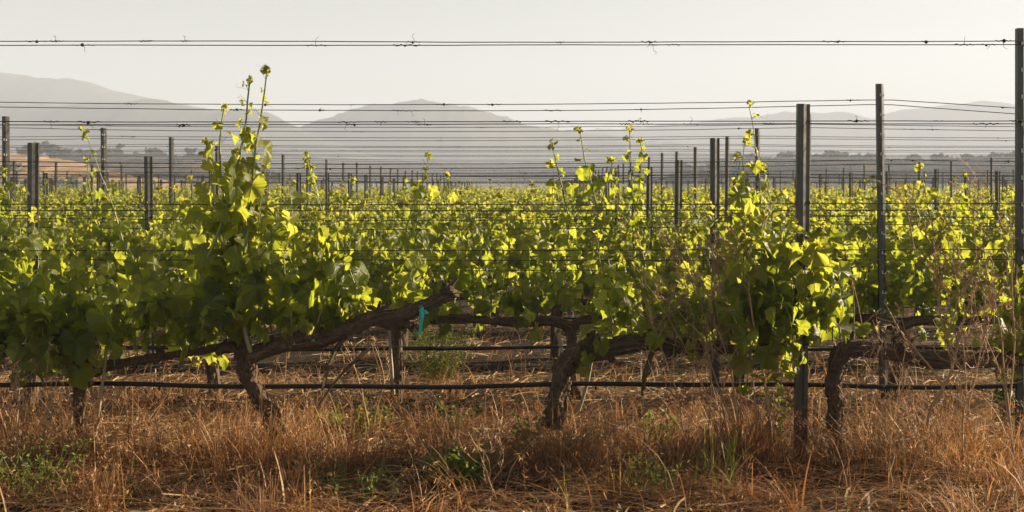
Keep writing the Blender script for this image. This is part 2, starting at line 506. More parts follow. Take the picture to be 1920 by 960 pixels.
def tendril(mb, p, d, L, rng, r=.0008, mi=0, n=3):
    k = 12
    s = np.linspace(0, 1, k)
    d = d / np.linalg.norm(d)
    u = np.cross(d, rng.normal(0, 1, 3)); u /= np.linalg.norm(u)
    w = np.cross(d, u)
    c = rng.uniform(.4, 2.2); a = s ** 2 * c * 4
    rad = L * .16 * s
    P = p + np.outer(s * L * (1 - .3 * s), d) + np.outer(rad * np.sin(a), u) + np.outer(rad * (1 - np.cos(a)), w)
    mb.tube(P, np.linspace(r * 1.3, r * .6, k), n, mi, cap=False)

LEAFK = 1.03
def shoot(path, rng, lod, size=.12, step=.062, r0=.0042, skip=.0, cane=None, fol=None, tip_taper=True, ymul=1.0, tend=.3, ends=None, droop=False):
    """one cane along a path with alternate leaves on stalks"""
    cane = cane if cane is not None else MB(); fol = fol if fol is not None else MB()
    P = np.asarray(path)
    seg = np.r_[0, np.cumsum(np.linalg.norm(np.diff(P, axis=0), axis=1))]
    L = seg[-1]
    cane.tube(P, np.linspace(r0, r0 * .45, len(P)), {0: 6, 1: 4, 2: 3}[lod], 0, cap=False)
    m = max(3, int(L / step))
    s = (np.arange(m) + rng.uniform(.2, .8)) / m
    s = s[s >= skip]
    q = np.stack([np.interp(s * L, seg, P[:, i]) for i in range(3)], 1)
    T = np.stack([np.interp(s * L, seg, np.gradient(P[:, i])) for i in range(3)], 1)
    T /= np.linalg.norm(T, axis=1)[:, None] + 1e-9
    N = len(s)
    az0 = rng.uniform(0, 6.28)
    az = az0 + np.arange(N) * math.pi + rng.normal(0, .7, N)
    out = np.c_[np.cos(az), np.sin(az) * ymul, np.zeros(N)]
    out /= np.linalg.norm(out, axis=1)[:, None] + 1e-9
    prof = np.interp(s, [0, .25, .6, .85, 1], [.8, 1.0, .9, .5, .28]) if tip_taper else np.full(N, .9)
    sz = size * LEAFK * prof * rng.uniform(.7, 1.25, N)
    pl = sz * rng.uniform(.45, .95, N)
    pd = out * .8 + T * .5 + rng.normal(0, .2, (N, 3)); pd /= np.linalg.norm(pd, axis=1)[:, None]
    j = q + pd * pl[:, None]
    for a, b, z in zip(q, j, sz):
        if lod < 2:
            mid = (a + b) / 2 + np.array([0, 0, .18 * np.linalg.norm(b - a)])
            cane.tube([a, mid, b], [.0016, .0014, .0012], 3, 0, cap=False)
    face = out * .55 + np.array([0, 1, 0]) * (np.where(rng.random(N) < .72, -1, 1) * rng.uniform(.3, 1.1, N))[:, None] + SUNV * rng.uniform(0, .5, N)[:, None] + np.array([0, 0, .35]) + rng.normal(0, .35, (N, 3))
    tipd = np.array([0, 0, -1.0]) + out * .45 + rng.normal(0, .35, (N, 3))
    young = s > .86
    tipd[young] = T[young] + rng.normal(0, .4, (young.sum(), 3))
    if droop:      # tall free shoots: blades hang straight down beside the cane, mostly seen from the side
        face = out * np.array([1.0, .25, 0]) + np.array([0, -.35, .15]) + rng.normal(0, .3, (N, 3))
        tipd = np.array([0, 0, -1.0]) + out * .25 + rng.normal(0, .18, (N, 3))
        sz = sz * np.interp(s, [0, .35, .6, 1], [1.2, 1.05, .85, .6])
        young = s > .93
    age_lit = np.interp(s, [0, .4, .7, .9, 1], [0, .05, .28, .6, .95]) * rng.uniform(.5, 1.1, N) if tip_taper else np.zeros(N)
    if droop: age_lit = np.minimum(age_lit + rng.uniform(.1, .5, N), 1)  # sunlit look put into the colour: tall-shoot leaves tinted yellower
    put_leaves(fol, j, face, tipd, sz, age_lit, lod, rng)
    # folded leaflets at the growing tip
    if tip_taper and lod < 2:
        k = 3
        e = np.repeat(P[-1][None], k, 0) + rng.normal(0, .008, (k, 3))
        put_leaves(fol, e, rng.normal(0, 1, (k, 3)), np.repeat((P[-1] - P[-2])[None], k, 0) * 30 + rng.normal(0, .8, (k, 3)), rng.uniform(.025, .05, k), np.full(k, .82), min(lod + 0, 1), rng)
    if lod == 0:
        for a, t_ in zip(q[s > .45], T[s > .45]):
            if rng.random() < tend:
                tendril(cane, a, t_ * .6 + rng.normal(0, .6, 3), rng.uniform(.06, .16), rng)
    return cane, fol

def knob(mb, c, r, rng, mi=0):
    """a gnarled spur head"""
    k = 9
    P = np.array([c + np.array([0, 0, z]) for z in np.linspace(-r, r, k)])
    rad = r * np.sqrt(np.clip(1 - np.linspace(-.96, .96, k) ** 2, .05, 1)) * rng.uniform(.8, 1.15, k)
    mb.tube(P, rad, 12, mi, rough=.13, rng=rng)

def bark_strips(mb, P, r, rng, n, mi=0):
    """loose peeling strips along a trunk"""
    P = np.asarray(P); K = len(P)
    r = np.broadcast_to(r, (K,))
    for _ in range(n):
        a = rng.integers(0, max(1, K - 5)); m = rng.integers(4, max(9, K // 4))
        seg = P[a:a + m]
        if len(seg) < 3: continue
        rr = r[a:a + m]
        th = rng.uniform(0, 6.28) + np.linspace(0, rng.uniform(-.5, .5), len(seg))
        T = seg[-1] - seg[0]; T = T / (np.linalg.norm(T) + 1e-9)
        u = np.cross(T, [0, 1, 0.01]); u /= np.linalg.norm(u); w = np.cross(T, u)
        lift = 1.04 + rng.uniform(.05, .55) * np.linspace(0, 1, len(seg)) ** 2
        C = seg + (np.cos(th) * rr * lift)[:, None] * u + (np.sin(th) * rr * lift)[:, None] * w
        tan = (-np.sin(th))[:, None] * u + np.cos(th)[:, None] * w
        wd = rng.uniform(.003, .013) * np.linspace(1, .4, len(seg))[:, None]
        V = np.stack([C - tan * wd, C + tan * wd], 1).reshape(-1, 3)
        mb.add(V, [[2 * i, 2 * i + 1, 2 * i + 3, 2 * i + 2] for i in range(len(seg) - 1)], mi)

def resample(pts, n):
    P = np.asarray(pts, float)
    s = np.r_[0, np.cumsum(np.linalg.norm(np.diff(P, axis=0), axis=1))]
    t = np.linspace(0, s[-1], n)
    Q = np.stack([np.interp(t, s, P[:, i]) for i in range(3)], 1)
    for _ in range(2):
        Q[1:-1] = (Q[:-2] + 2 * Q[1:-1] + Q[2:]) / 4
    return Q

def limb(name, pts, r, rng, parent, n=34, sides=16, strips=20, ridges=.16, twist=2.0, knobs=()):
    r = np.asarray(r) * (.8 if name == 'cordon' else .84)
    n = int(n * 1.6)
    P = resample(pts, n)
    P = P + np.cumsum(rng.normal(0, .0022, P.shape), 0) * np.sin(np.linspace(0, math.pi, n))[:, None]
    rr = np.interp(np.linspace(0, 1, n), np.linspace(0, 1, len(r)), r) * (1 + .08 * np.sin(np.linspace(0, 23, n) + rng.uniform(0, 6)))
    m = MB()
    m.tube(P, rr, sides + 10, 0, rough=.075, ridges=ridges * 1.7, twist=twist, rng=rng)
    for _ in range(7):
        k_ = int(rng.uniform(.05, .95) * n); knob(m, P[k_] + rng.normal(0, .6, 3) * rr[k_] * np.array([.3, 1, 1]), rr[k_] * rng.uniform(.35, .6), rng)
    bark_strips(m, P, rr, rng, strips * 3)
    for c, kr in knobs:
        knob(m, np.asarray(c), kr * .8, rng)
        for _ in range(7):
            knob(m, np.asarray(c) + rng.normal(0, kr * .55, 3), kr * rng.uniform(.3, .55), rng)
        for _ in range(3):
            a_ = np.asarray(c) + rng.normal(0, kr * .3, 3); m.tube([a_, a_ + np.array([rng.normal(0, .02), rng.normal(0, .02), kr * rng.uniform(1.1, 1.9)])], [kr * .3, kr * .2], 7, rough=.1, rng=rng)
    return m.build(name, M['bark'], parent, smooth_=False)

ORD = ["nearest", "second", "third", "fourth", "fifth", "sixth", "seventh", "eighth", "ninth", "tenth", "eleventh", "twelfth", "thirteenth", "fourteenth", "fifteenth", "sixteenth", "seventeenth",
       "eighteenth", "nineteenth", "twentieth", "twenty-first", "twenty-second", "twenty-third", "twenty-fourth", "twenty-fifth", "twenty-sixth", "twenty-seventh", "twenty-eighth"]
CNT = ["first", "second", "third", "fourth", "fifth", "sixth", "seventh", "eighth", "ninth", "tenth", "eleventh", "twelfth", "thirteenth", "fourteenth", "fifteenth", "sixteenth", "seventeenth", "eighteenth",
       "nineteenth", "twentieth", "twenty-first", "twenty-second", "twenty-third", "twenty-fourth", "twenty-fifth", "twenty-sixth", "twenty-seventh", "twenty-eighth", "twenty-ninth", "thirtieth"]
NROW = 27
ROWY = [6.0 + 2.4 * i for i in range(NROW)]
def rowg(i):                      # ground level of a row
    return float([0, -.15, -.20][i] if i < 3 else -.2)
def rx(c, i):                     # post columns run slightly askew to the view
    d = ROWY[i]
    return c * 6.0 / F + (40 / F) * d

# ------------------------------------------------------------------ the nearest row, vine by vine
D1 = ROWY[0]
def hero_vine(label, base, trunk, tr, cords, shoots, seed, drops=(), size=.125):
    rng = np.random.default_rng(seed)
    root = thing("grapevine", base, label, "grapevine", "grapevines of the nearest row")
    limb("trunk", trunk, tr, rng, root, strips=46)
    for pts, r, kn in cords:
        limb("cordon", pts, r, rng, root, n=40, sides=12, strips=34, knobs=kn)
    for sh in shoots:
        b, t = sh[0], sh[1]
        kw = sh[2] if len(sh) > 2 else {}
        bow = kw.pop('bow', None)
        path = curve(b, t, rng, .05, bow)
        c, f = shoot(path, rng, 0, size=kw.pop('size', size), **kw)
        so = c.build("shoot", M['cane'], root)
        f.build("foliage", M['leaf'], so)
    return root

def P1(x, y, dy=0.0):
    p = px(x, y, D1); p[1] += dy
    return p
rg = np.random.default_rng(21)
def fan(xs, ytop, ybase=655, jit=35, **kw):
    out = []
    for x in xs:
        dy = rg.uniform(-.22, .18)
        top = P1(x + rg.uniform(-jit, jit), ytop + rg.uniform(-30, 30), dy * 1.6)
        out.append((P1(x, ybase + rg.uniform(-8, 8)), top, dict(kw)))
    return out
def hang(xs, ytip, ybase=640, **kw):
    """canes that arch over and hang below the cordon"""
    out = []
    for x in xs:
        dy = rg.choice([-1, -1, 1]) * rg.uniform(.12, .26)
        tip = P1(x + rg.uniform(-50, 50), ytip + rg.uniform(-25, 25), dy)
        bow = np.array([rg.uniform(-.05, .05), dy * .6, rg.uniform(.22, .42)])
        out.append((P1(x, ybase), tip, dict(bow=bow, **kw)))
    return out

zb = lambda x: P1(x, 875)
# vine at the left edge
hero_vine("old grapevine with thin trunk beside a pale wooden stake, heavy dark hanging foliage",
    P1(156, 872), [P1(152, 880), P1(156, 840), P1(150, 780), P1(156, 720), P1(152, 690)], [.034, .026, .026, .03, .034],
    [([P1(152, 692), P1(175, 697), P1(205, 684), P1(260, 674), P1(330, 668), P1(400, 655), P1(440, 650)], [.034, .028, .024, .022, .024], [(P1(168, 690), .04), (P1(300, 662), .028)]),
     ([P1(152, 692), P1(125, 668), P1(80, 662), P1(20, 660), P1(-120, 656)], [.04, .042, .04, .036, .03], [(P1(110, 655), .045), (P1(20, 645), .04)])],
    fan([-60, -20, 15, 50, 85, 120], 430, 655, step=.056) + fan([170, 215, 255, 300, 345, 385], 440, 660, step=.06) + fan([10, 40], 350, 640, 20)
    + hang([10, 60, 95, 130, 230, 330], 690, step=.056, size=.15) + hang([85, 100, 120, 145], 712, step=.052, size=.15) + hang([40, 250, 350], 670, step=.06, size=.14) + hang([70, 180, 290, 380], 600, step=.056, size=.15)
    + [(P1(225, 480, .1), P1(135, 238, .15), dict(bow=np.array([.02, 0, 0]), size=.07, step=.09, tend=.5))], 101, size=.13)
# vine with the tall shoots and the rising right arm
hero_vine("gnarled grapevine with leaning split trunk, rising right arm and the tallest green shoots",
    P1(512, 800), [P1(520, 815), P1(505, 770), P1(484, 735), P1(470, 700), P1(462, 672), P1(468, 655)], [.06, .05, .046, .05, .054, .045],
    [([P1(465, 668), P1(500, 655), P1(545, 640), P1(600, 636), P1(650, 618), P1(700, 600), P1(760, 592), P1(800, 572), P1(845, 552)], [.05, .052, .05, .048, .045, .04, .036, .036], [(P1(768, 582), .052), (P1(772, 606), .034), (P1(845, 552), .04), (P1(838, 545), .03), (P1(712, 585), .03)]),
     ([P1(462, 665), P1(445, 655), P1(425, 655), P1(405, 658)], [.046, .034, .026], [(P1(455, 640), .04)])],
    [(P1(470, 470, -.14), P1(508, 138, -.10), dict(bow=np.array([-.02, 0, -.1]), size=.125, step=.064, r0=.0085, skip=.15, tend=.6, droop=True)),
     (P1(405, 480, -.16), P1(478, 158, -.12), dict(bow=np.array([.06, 0, -.1]), size=.125, step=.064, r0=.0085, skip=.15, tend=.6, droop=True)),
     (P1(440, 420, -.08), P1(425, 205, -.06), dict(bow=np.array([-.07, 0, 0]), size=.125, step=.066, r0=.007, skip=.1, tend=.5, droop=True)),
     (P1(470, 640), P1(415, 470, 0), dict(size=.14)), (P1(450, 640), P1(405, 500, -.03), dict(size=.15)), (P1(460, 645), P1(440, 450), dict(size=.14)),
     (P1(455, 520, -.06), P1(445, 285, -.08), dict(size=.16, step=.06, droop=True)), (P1(480, 520, .02), P1(495, 310, 0), dict(size=.16, step=.065, droop=True)), (P1(420, 540, .05), P1(400, 310, .05), dict(size=.15, step=.065, droop=True)),
     (P1(440, 600, -.08), P1(395, 265, -.05), dict(size=.12, step=.06)), (P1(470, 600, .05), P1(470, 270, .06), dict(size=.14, step=.055)),
     (P1(490, 640, -.05), P1(500, 340, -.1), dict(size=.13, step=.055)),
     (P1(420, 640, .12), P1(330, 380, .12), dict(size=.13))]
    + fan([510, 545, 580, 615, 650], 420, 630, 30, step=.055) + hang([410, 450, 500, 545, 600, 640], 600, 620, step=.06, size=.13)
    + [(P1(640, 590), P1(570, 300, .1), dict(size=.09, step=.075)), (P1(690, 590), P1(640, 440), dict(size=.09)), (P1(768, 570), P1(745, 470, -.03), dict(size=.10, step=.06)), (P1(760, 575), P1(800, 520, -.03), dict(size=.09)),
       (P1(600, 600, -.1), P1(690, 380, -.1), dict(size=.07, step=.09))], 102)
# vine with the swan-neck trunk
hero_vine("thick swan-neck grapevine trunk bent right into a dark arm, weedy foliage up to tall stake",
    P1(1045, 790), [P1(1038, 800), P1(1042, 765), P1(1046, 725), P1(1056, 690), P1(1075, 666), P1(1100, 656)], [.06, .052, .05, .058, .062, .056],
    [([P1(1095, 657), P1(1130, 657), P1(1165, 646), P1(1210, 640), P1(1260, 645), P1(1330, 655), P1(1420, 650), P1(1480, 645)], [.056, .05, .044, .042, .036, .03, .026], [(P1(1108, 640), .045), (P1(1225, 630), .05), (P1(1245, 650), .035), (P1(1400, 640), .03)])],
    fan([1150, 1185, 1220, 1260, 1300, 1340], 450, 645, 35, step=.055, size=.10) + fan([1375, 1400, 1425, 1450, 1475, 1500, 1530], 425, 640, 20, step=.062, size=.12) + [(P1(1545, 600, .12), P1(1550, 430, .1), dict(size=.13, step=.055)), (P1(1520, 620, .1), P1(1570, 440, .12), dict(size=.13, step=.055)), (P1(1540, 500, .05), P1(1560, 610, -.02), dict(size=.12, step=.055))]
    + hang([1150, 1200, 1260, 1310, 1340], 650, 610, step=.06, size=.11) + hang([1380, 1420, 1450, 1480, 1500], 650, 610, step=.06, size=.13) + hang([1425, 1450, 1470, 1490], 695, step=.06, size=.13)
    + [(P1(1430, 480), P1(1408, 198, .05), dict(bow=np.array([.03, 0, 0]), size=.08, step=.085, tend=.5)), (P1(1440, 620), P1(1430, 480), dict(size=.13)),
       (P1(1420, 600, -.1), P1(1392, 270, -.05), dict(size=.12, step=.055)), (P1(1460, 600, .1), P1(1440, 320, .1), dict(size=.12, step=.055)), (P1(1400, 600, .1), P1(1390, 340, .1), dict(size=.12, step=.055)),
       (P1(1115, 650), P1(1095, 690, -.1), dict(size=.09)), (P1(1120, 645), P1(1135, 610, -.08), dict(size=.1))], 103)
# vine at the right
hero_vine("nearly leafless grapevine with upright shaggy trunk just right of the tall steel stake",
    P1(1566, 880), [P1(1570, 890), P1(1568, 845), P1(1560, 790), P1(1556, 730), P1(1562, 680), P1(1580, 655)], [.044, .038, .042, .042, .044, .04],
    [([P1(1575, 658), P1(1610, 650), P1(1660, 655), P1(1705, 664), P1(1760, 672), P1(1830, 672), P1(1920, 672), P1(2050, 668)], [.046, .046, .048, .046, .042, .044, .04, .036], [(P1(1690, 655), .05), (P1(1590, 655), .04)])],
    [(P1(1560, 640), P1(1550, 430), dict(size=.14, step=.06)), (P1(1540, 620, -.1), P1(1530, 420, -.12), dict(size=.15, step=.06)), (P1(1600, 640), P1(1600, 520, .05), dict(size=.1)), (P1(1960, 660), P1(1940, 420, 0), dict(size=.13)), (P1(1900, 665), P1(1890, 440, .1), dict(size=.12)), (P1(1930, 665, -.05), P1(1925, 500, -.1), dict(size=.13)), (P1(1980, 660), P1(1900, 640, -.1), dict(size=.12, bow=np.array([0, -.05, .25]))), (P1(1850, 665), P1(1865, 520, .12), dict(size=.11)), (P1(1800, 665), P1(1790, 540, .12), dict(size=.1)), (P1(1930, 660), P1(1960, 460, .05), dict(size=.13)), (P1(1890, 660), P1(1900, 700, -.05), dict(size=.12, bow=np.array([0, -.1, .3])))], 104)

# ------------------------------------------------------------------ the rows behind
def vine_geometry(seed, lod, top=.95, dens=1.0, half=.72):
    """trunk, two cordons and foliage of one vine at the origin (cordon height .62)"""
    rng = np.random.default_rng(seed)
    tr, co, cane, fol = MB(), [MB(), MB()], MB(), MB()
    sides = {0: 10, 1: 7, 2: 5}[lod]
    lean = rng.uniform(-.08, .08)
    P = resample([(lean, 0, -.05), (lean * .6 + rng.uniform(-.03, .03), 0, .25), (rng.uniform(-.02, .02), 0, .5), (0, 0, .6)], 12)
    tr.tube(P, np.linspace(.052, .045, 12) * rng.uniform(.8, 1.1), sides, 0, rough=.06, ridges=.15, twist=3, rng=rng)
    bark_strips(tr, P, np.full(12, .048), rng, 10 if lod < 2 else 0)
    for c, sg in zip(co, (-1, 1)):
        Q = resample([(0, 0, .56), (sg * .1, 0, .62), (sg * .4, rng.uniform(-.03, .03), .62 + rng.uniform(-.03, .03)), (sg * half, 0, .62)], 12)
        c.tube(Q, np.linspace(.042, .028, 12), sides, 0, rough=.07, ridges=.12, twist=3, rng=rng)
    n = int(round(12 * dens))
    for k in range(n):
        x = (k + .5) / n * 2 * half - half + rng.uniform(-.04, .04)
        b = np.array([x, rng.uniform(-.02, .02), .64])
        h = top + rng.normal(0, .08) - (.25 if rng.random() < .2 else 0) + (.2 if rng.random() < .09 else 0)
        t = np.array([x + rng.normal(0, .1), rng.uniform(-.22, .22), .62 + h])
        shoot(curve(b, t, rng, .06, n=8), rng, lod, size=.125, step={0: .064, 1: .066, 2: .10}[lod], cane=cane, fol=fol)
    for k in range(int(8 * dens)):
        x = rng.uniform(-half, half); sy = rng.choice([-1, 1]) * rng.uniform(.14, .3)
        b = np.array([x, 0, .66])
        t = np.array([x + rng.normal(0, .15), sy, rng.uniform(.48, .95)])
        shoot(curve(b, t, rng, .05, bow=(0, sy * .5, rng.uniform(.25, .5)), n=8), rng, lod, size=.13, step={0: .066, 1: .068, 2: .10}[lod], cane=cane, fol=fol, tip_taper=False)
    return tr, co, cane, fol

def build_vine(seed, lod, loc, label, group, **kw):
    tr, co, cane, fol = vine_geometry(seed, lod, **kw)
    root = thing("grapevine", loc, label, "grapevine", group)
    ORG[root.name] = np.zeros(3)
    tr.build("trunk", M['bark'], root)
    for c in co: c.build("cordon", M['bark'], root)
    s = cane.build("shoot_canes", M['cane'], root)
    fol.build("foliage", M['leaf'], root)
    return root
def copy_vine(src, loc, flip, label, group):
    r = src.copy(); COL.objects.link(r)
    r.location = [float(a) for a in loc]; r.rotation_euler = (0, 0, math.pi if flip else 0)
    r["label"] = label; r["group"] = group
    for ch in src.children:
        c = ch.copy(); COL.objects.link(c); c.parent = r
    return r

# second row: each vine its own, after the trunks in the photograph
D2 = ROWY[1]
row2 = [(-270, 201, "dark grapevine cut by the frame edge", .82), (65, 202, "leafy grapevine behind the first slim stake, its trunk lost in dry grass", .82), (395, 203, "leafy grapevine whose trunk stands just left of the leaning split trunk", .84),
        (740, 204, "leafy grapevine whose trunk stands below the teal tape tie", .85), (1068, 205, "leafy grapevine whose trunk hides behind the swan-neck trunk", .84), (1380, 206, "dense leafy grapevine behind the weedy foliage and short of the tall stake", .86),
        (1684, 207, "leafy grapevine whose trunk stands against the notched steel post", .86), (2010, 208, "leafy grapevine beside the tallest post, cut by the frame edge", .82)]
for x, sd_, lb, tp in row2:
    if x == -270: continue
    p = px(x, 0, D2); p[2] = rowg(1)
    v = build_vine(sd_, 0, p, lb + ", second row", "grapevines of the second row", top=tp, half=.66)
# a few tall shoots above the second row
def lone_shoot(vx, bx, by, tx, ty, d, seed, size=.1, root=None):
    rng = np.random.default_rng(seed)
    c, f = shoot(curve(px(bx, by, d), px(tx, ty, d), rng, .04), rng, 0, size=size, step=.066, r0=.0065, tend=.5)
    return c, f
vines2 = {v["label"]: v for v in S.objects if v.get("group") == "grapevines of the second row"}
def attach(lbkey, shoots):
    root = next(v for k, v in vines2.items() if lbkey in k)
    loc = np.array(root.location)
    for bx, by, tx, ty, sd_ in shoots:
        c, f = lone_shoot(0, bx, by, tx, ty, D2, sd_)
        for m in (c, f):
            m.v = [a - loc for a in m.v]
        so = c.build("shoot", M['cane'], root); f.build("foliage", M['leaf'], so)
attach("swan-neck", [(1130, 440, 1085, 242, 1), (1190, 470, 1180, 242, 2), (1165, 460, 1200, 262, 3), (1070, 420, 1036, 268, 4), (1110, 450, 1150, 300, 12)])
attach("notched", [(1760, 470, 1725, 312, 5), (1840, 460, 1810, 330, 6)])
attach("first slim", [(30, 470, 10, 320, 7), (210, 470, 165, 300, 8)])
attach("below the teal", [(640, 470, 575, 290, 9), (760, 440, 800, 330, 10)])

LOD1 = 3
src = {}
park = (0, -60, -20)
nv = 0
rs = np.random.default_rng(77)
far = MB()
far_src = [vine_geometry(900 + k, 2) for k in range(4)]
for i in range(2, NROW):
    d = ROWY[i]
    hw = d * 960 / F + .9
    sp = 1.4
    off = rs.uniform(0, sp)
    xs = np.arange(-hw, hw, sp) + off - sp / 2
    xs = xs[(xs > -hw) & (xs < hw)]
    j = 0
    if nv + len(xs) > 285: break
    for x in xs:
        if i > 2 and rs.random() < .07: continue
        lod = 0 if i < 3 else 1
        K = 6 if lod == 0 else 8
        k = int(rs.integers(0, K))
        loc = (x + rs.uniform(-.08, .08), d, rowg(i))
        if i < 8:
            lab = f"bushy green grapevine in the {ORD[i]} trellis row back, {CNT[j]} from the left"
            grp = f"grapevines of the {ORD[i]} row"
        else:
            lab = f"one of the small green grapevines merging into the {ORD[i]} trellis row back"
            grp = f"grapevines of the {ORD[i]} row"
        j += 1; nv += 1
        if (lod, k) not in src:
            src[(lod, k)] = build_vine(300 + 50 * lod + k, lod, loc, lab, grp, top=.86 if lod == 0 else .83)
        else:
            v = copy_vine(src[(lod, k)], loc, rs.random() < .5, lab, grp)
            v.scale = (1, 1, rs.uniform(.88, 1.07))
first_far = i
print("individual vines", nv, "far rows from", first_far)
for i in range(first_far, NROW):
    d = ROWY[i]; hw = d * 960 / F + .9
    for x in np.arange(-hw, hw, 1.4) + rs.uniform(0, 1.4):
        tr, co, cane, fol = far_src[int(rs.integers(0, 4))]
        sg = rs.choice([-1, 1])
        off = np.array([x, d, rowg(i)])
        for m, mi in ((fol, 0), (tr, 1)):
            for v, f, a in zip(m.v, m.f, m.att):
                base = m.v
            V = np.concatenate(m.v) * np.array([sg, sg, rs.uniform(.94, 1.08)]) + off
            fs = [f for f in m.f if len(f)]
            A = np.concatenate(m.att)
            n0 = far.n
            far.v.append(V); far.att.append(A); far.n += len(V)
            for f in fs:
                far.f.append(f + n0); far.m.append(np.full(len(f), mi))
if far.n:
    tag(far.build("distant_vines", [M['leaf'], M['bark']]), "distant trellis rows of green vines merging into one band below the hills", None, kind="stuff")

# ------------------------------------------------------------------ posts and stakes
STAKE = [(-.034, 0), (-.003, 0), (.016, .018), (.029, .022), (.034, .022), (.034, .040), (.031, .040), (.031, .0245), (.0145, .0205), (-.0045, .003), (-.031, .003), (-.031, .034), (-.034, .034)]
POST = [(-.028, .003), (-.025, 0), (.004, 0), (.007, .002), (.027, .023), (.028, .040), (.025, .040), (.0245, .025), (.005, .005), (-.025, .003), (-.025, .034), (-.028, .034)]
def profile_mesh(prof, H, below=.1, sc=1.0):
    m = MB()
    pr = np.array(prof) * sc
    m.extrude(pr, np.array([0, 0, -below]), np.array([0, 0, H]))
    n = len(pr)
    return m
def cap_faces(m, prof, H, sc=1.0):
    """close the cut top of the sheet-steel section"""
    pr = np.array(prof) * sc
    n = len(pr)
    return m
def steel_stake(loc, H, label, group, sc=1.0, lean=0.0):
    root = thing("steel_stake", loc, label, "stake", group)
    m = profile_mesh(STAKE, H, sc=sc); m.v = [v + ORG[root.name] for v in m.v]
    m.build("channel", M['steel'], root)
    for z in (.62, 1.05, 1.34):
        w = MB(); w.box(ORG[root.name] + np.array([.0, .018, z]), (.075 * sc, .004, .012))
        w.build("wire_clip", M['wire'], root)
    root.rotation_euler = (0, lean, 0)
    return root
def line_post(loc, H, label, group, hooks=True, lean=0.0, sc=1.0):
    root = thing("steel_post", loc, label, "post", group)
    m = profile_mesh(POST, H, sc=sc); m.v = [v + ORG[root.name] for v in m.v]
    m.build("channel", M['steel'], root)
    k = 0
    z = H - .085
    while z > .75 and hooks:
        h = MB()
        o_ = ORG[root.name]
        # little punched hook: a tongue with an upturned tip
        h.box(o_ + np.array([.010, -.004, z]) * 1, (.016, .006, .006)); h.box(o_ + np.array([.017, -.005, z + .006]), (.005, .006, .013)); h.box(o_ + np.array([-.006, -.004, z + .008]), (.006, .006, .02))
        h.build("wire_hook", M['tabsteel'], root)
        z -= .138; k += 1
    root.rotation_euler = (0, lean, 0)
    return root

rp = np.random.default_rng(5)
SIDE = lambda x, x0: "left" if x < x0 else "right"
for i in range(NROW):
    d = ROWY[i]; hw = 960 / F * d + .1
    z = rowg(i)
    line, stak = [], []
    for k in range(-14, 15):
        x = rx(917 + 2697 * k, i)
        if abs(x) < hw: line.append(x)
        x = rx(476 + 1788 * k, i)
        if abs(x) < hw: stak.append(x)
    if i == 0: stak = [px(1503, 0, d - .06)[0]]; line = [px(1921, 0, d)[0]]
    if i == 1: stak = [px(61, 0, d)[0], px(1340, 0, d)[0]]; line = [px(1659, 0, d - .2)[0]]
    if i == 2: stak = [px(282, 0, d)[0], px(1268, 0, d)[0]]; line = [px(10, 0, d)[0], px(1512, 0, d)[0]]
    if i == 3: line = [px(197, 0, d)[0], px(1425, 0, d)[0]]
    if i == 4: line = [px(321, 0, d)[0], px(1363, 0, d)[0]]
    for j, x in enumerate(line):
        if i == 0: lb = "tallest notched steel post, cut by the frame edge, carrying the top wires"
        elif i == 1: lb = "tall notched steel post with bright hooks, standing behind the bare vine arm"
        else: lb = f"steel line post with sunlit edge in the {ORD[i]} trellis row" + (f", {CNT[j]} from the left" if len(line) > 1 else "")
        H = 2.25 + rp.normal(0, .02) + (.03 if i in (2, 3, 4) else 0)
        if i == 1: H = 2.29
        line_post((x, d + (-.2 if i == 1 else .02), z), H, lb, "steel line posts" if i > 1 else "tall notched steel posts", hooks=i < 4, lean=[0, -.012][i] if i < 2 else rp.normal(0, .008), sc=[.95, 1.0][i] if i < 2 else 1.0)
    for j, x in enumerate(stak):
        if i == 0: lb = "thick tall steel channel stake at the end of the dense foliage"
        else: lb = f"dark steel stake with a bright strip in the {ORD[i]} trellis row" + (f", {CNT[j]} from the left" if len(stak) > 1 else "")
        H = (1.84 if i == 0 else 1.86 + rp.normal(0, .025)) + (.03 if i in (1, 2) else 0)
        steel_stake((x, d - (.06 if i == 0 else .02), z), H, lb, "dark steel stakes", sc=1.0, lean=[0.008][i] if i < 1 else rp.normal(0, .008))

# leaning pale wooden stakes in the nearest row
for (x0, y0, x1, y1, r, dy, lb) in ((167, 885, 200, 650, .009, -.06, "pale weathered stick leaning beside the thinnest trunk"), (1085, 770, 1112, 660, .010, .12, "grey stick leaning behind the swan-neck trunk"),
                                    (455, 600, 470, 660, .012, -.07, "short pale stub of stake on top of the split trunk"), (738, 740, 730, 620, .013, 2.3, "grey wooden stake beside the trunk below the teal tape"),
                                    (1050, 690, 1047, 625, .016, 1.9, "short grey stake stub above the swan-neck trunk")):
    d = D1 + dy
    rng = np.random.default_rng(int(x0))
    m = MB(); m.tube(curve(px(x0, y0, d), px(x1, y1, d), rng, .012, n=8), np.linspace(r, r * .85, 8), 7, rough=.08, rng=rng)
    o = m.build("wooden_stake", M['wood']); tag(o, lb, "stake", "weathered wooden stakes"); recentre(o, px(x0, y0, d))

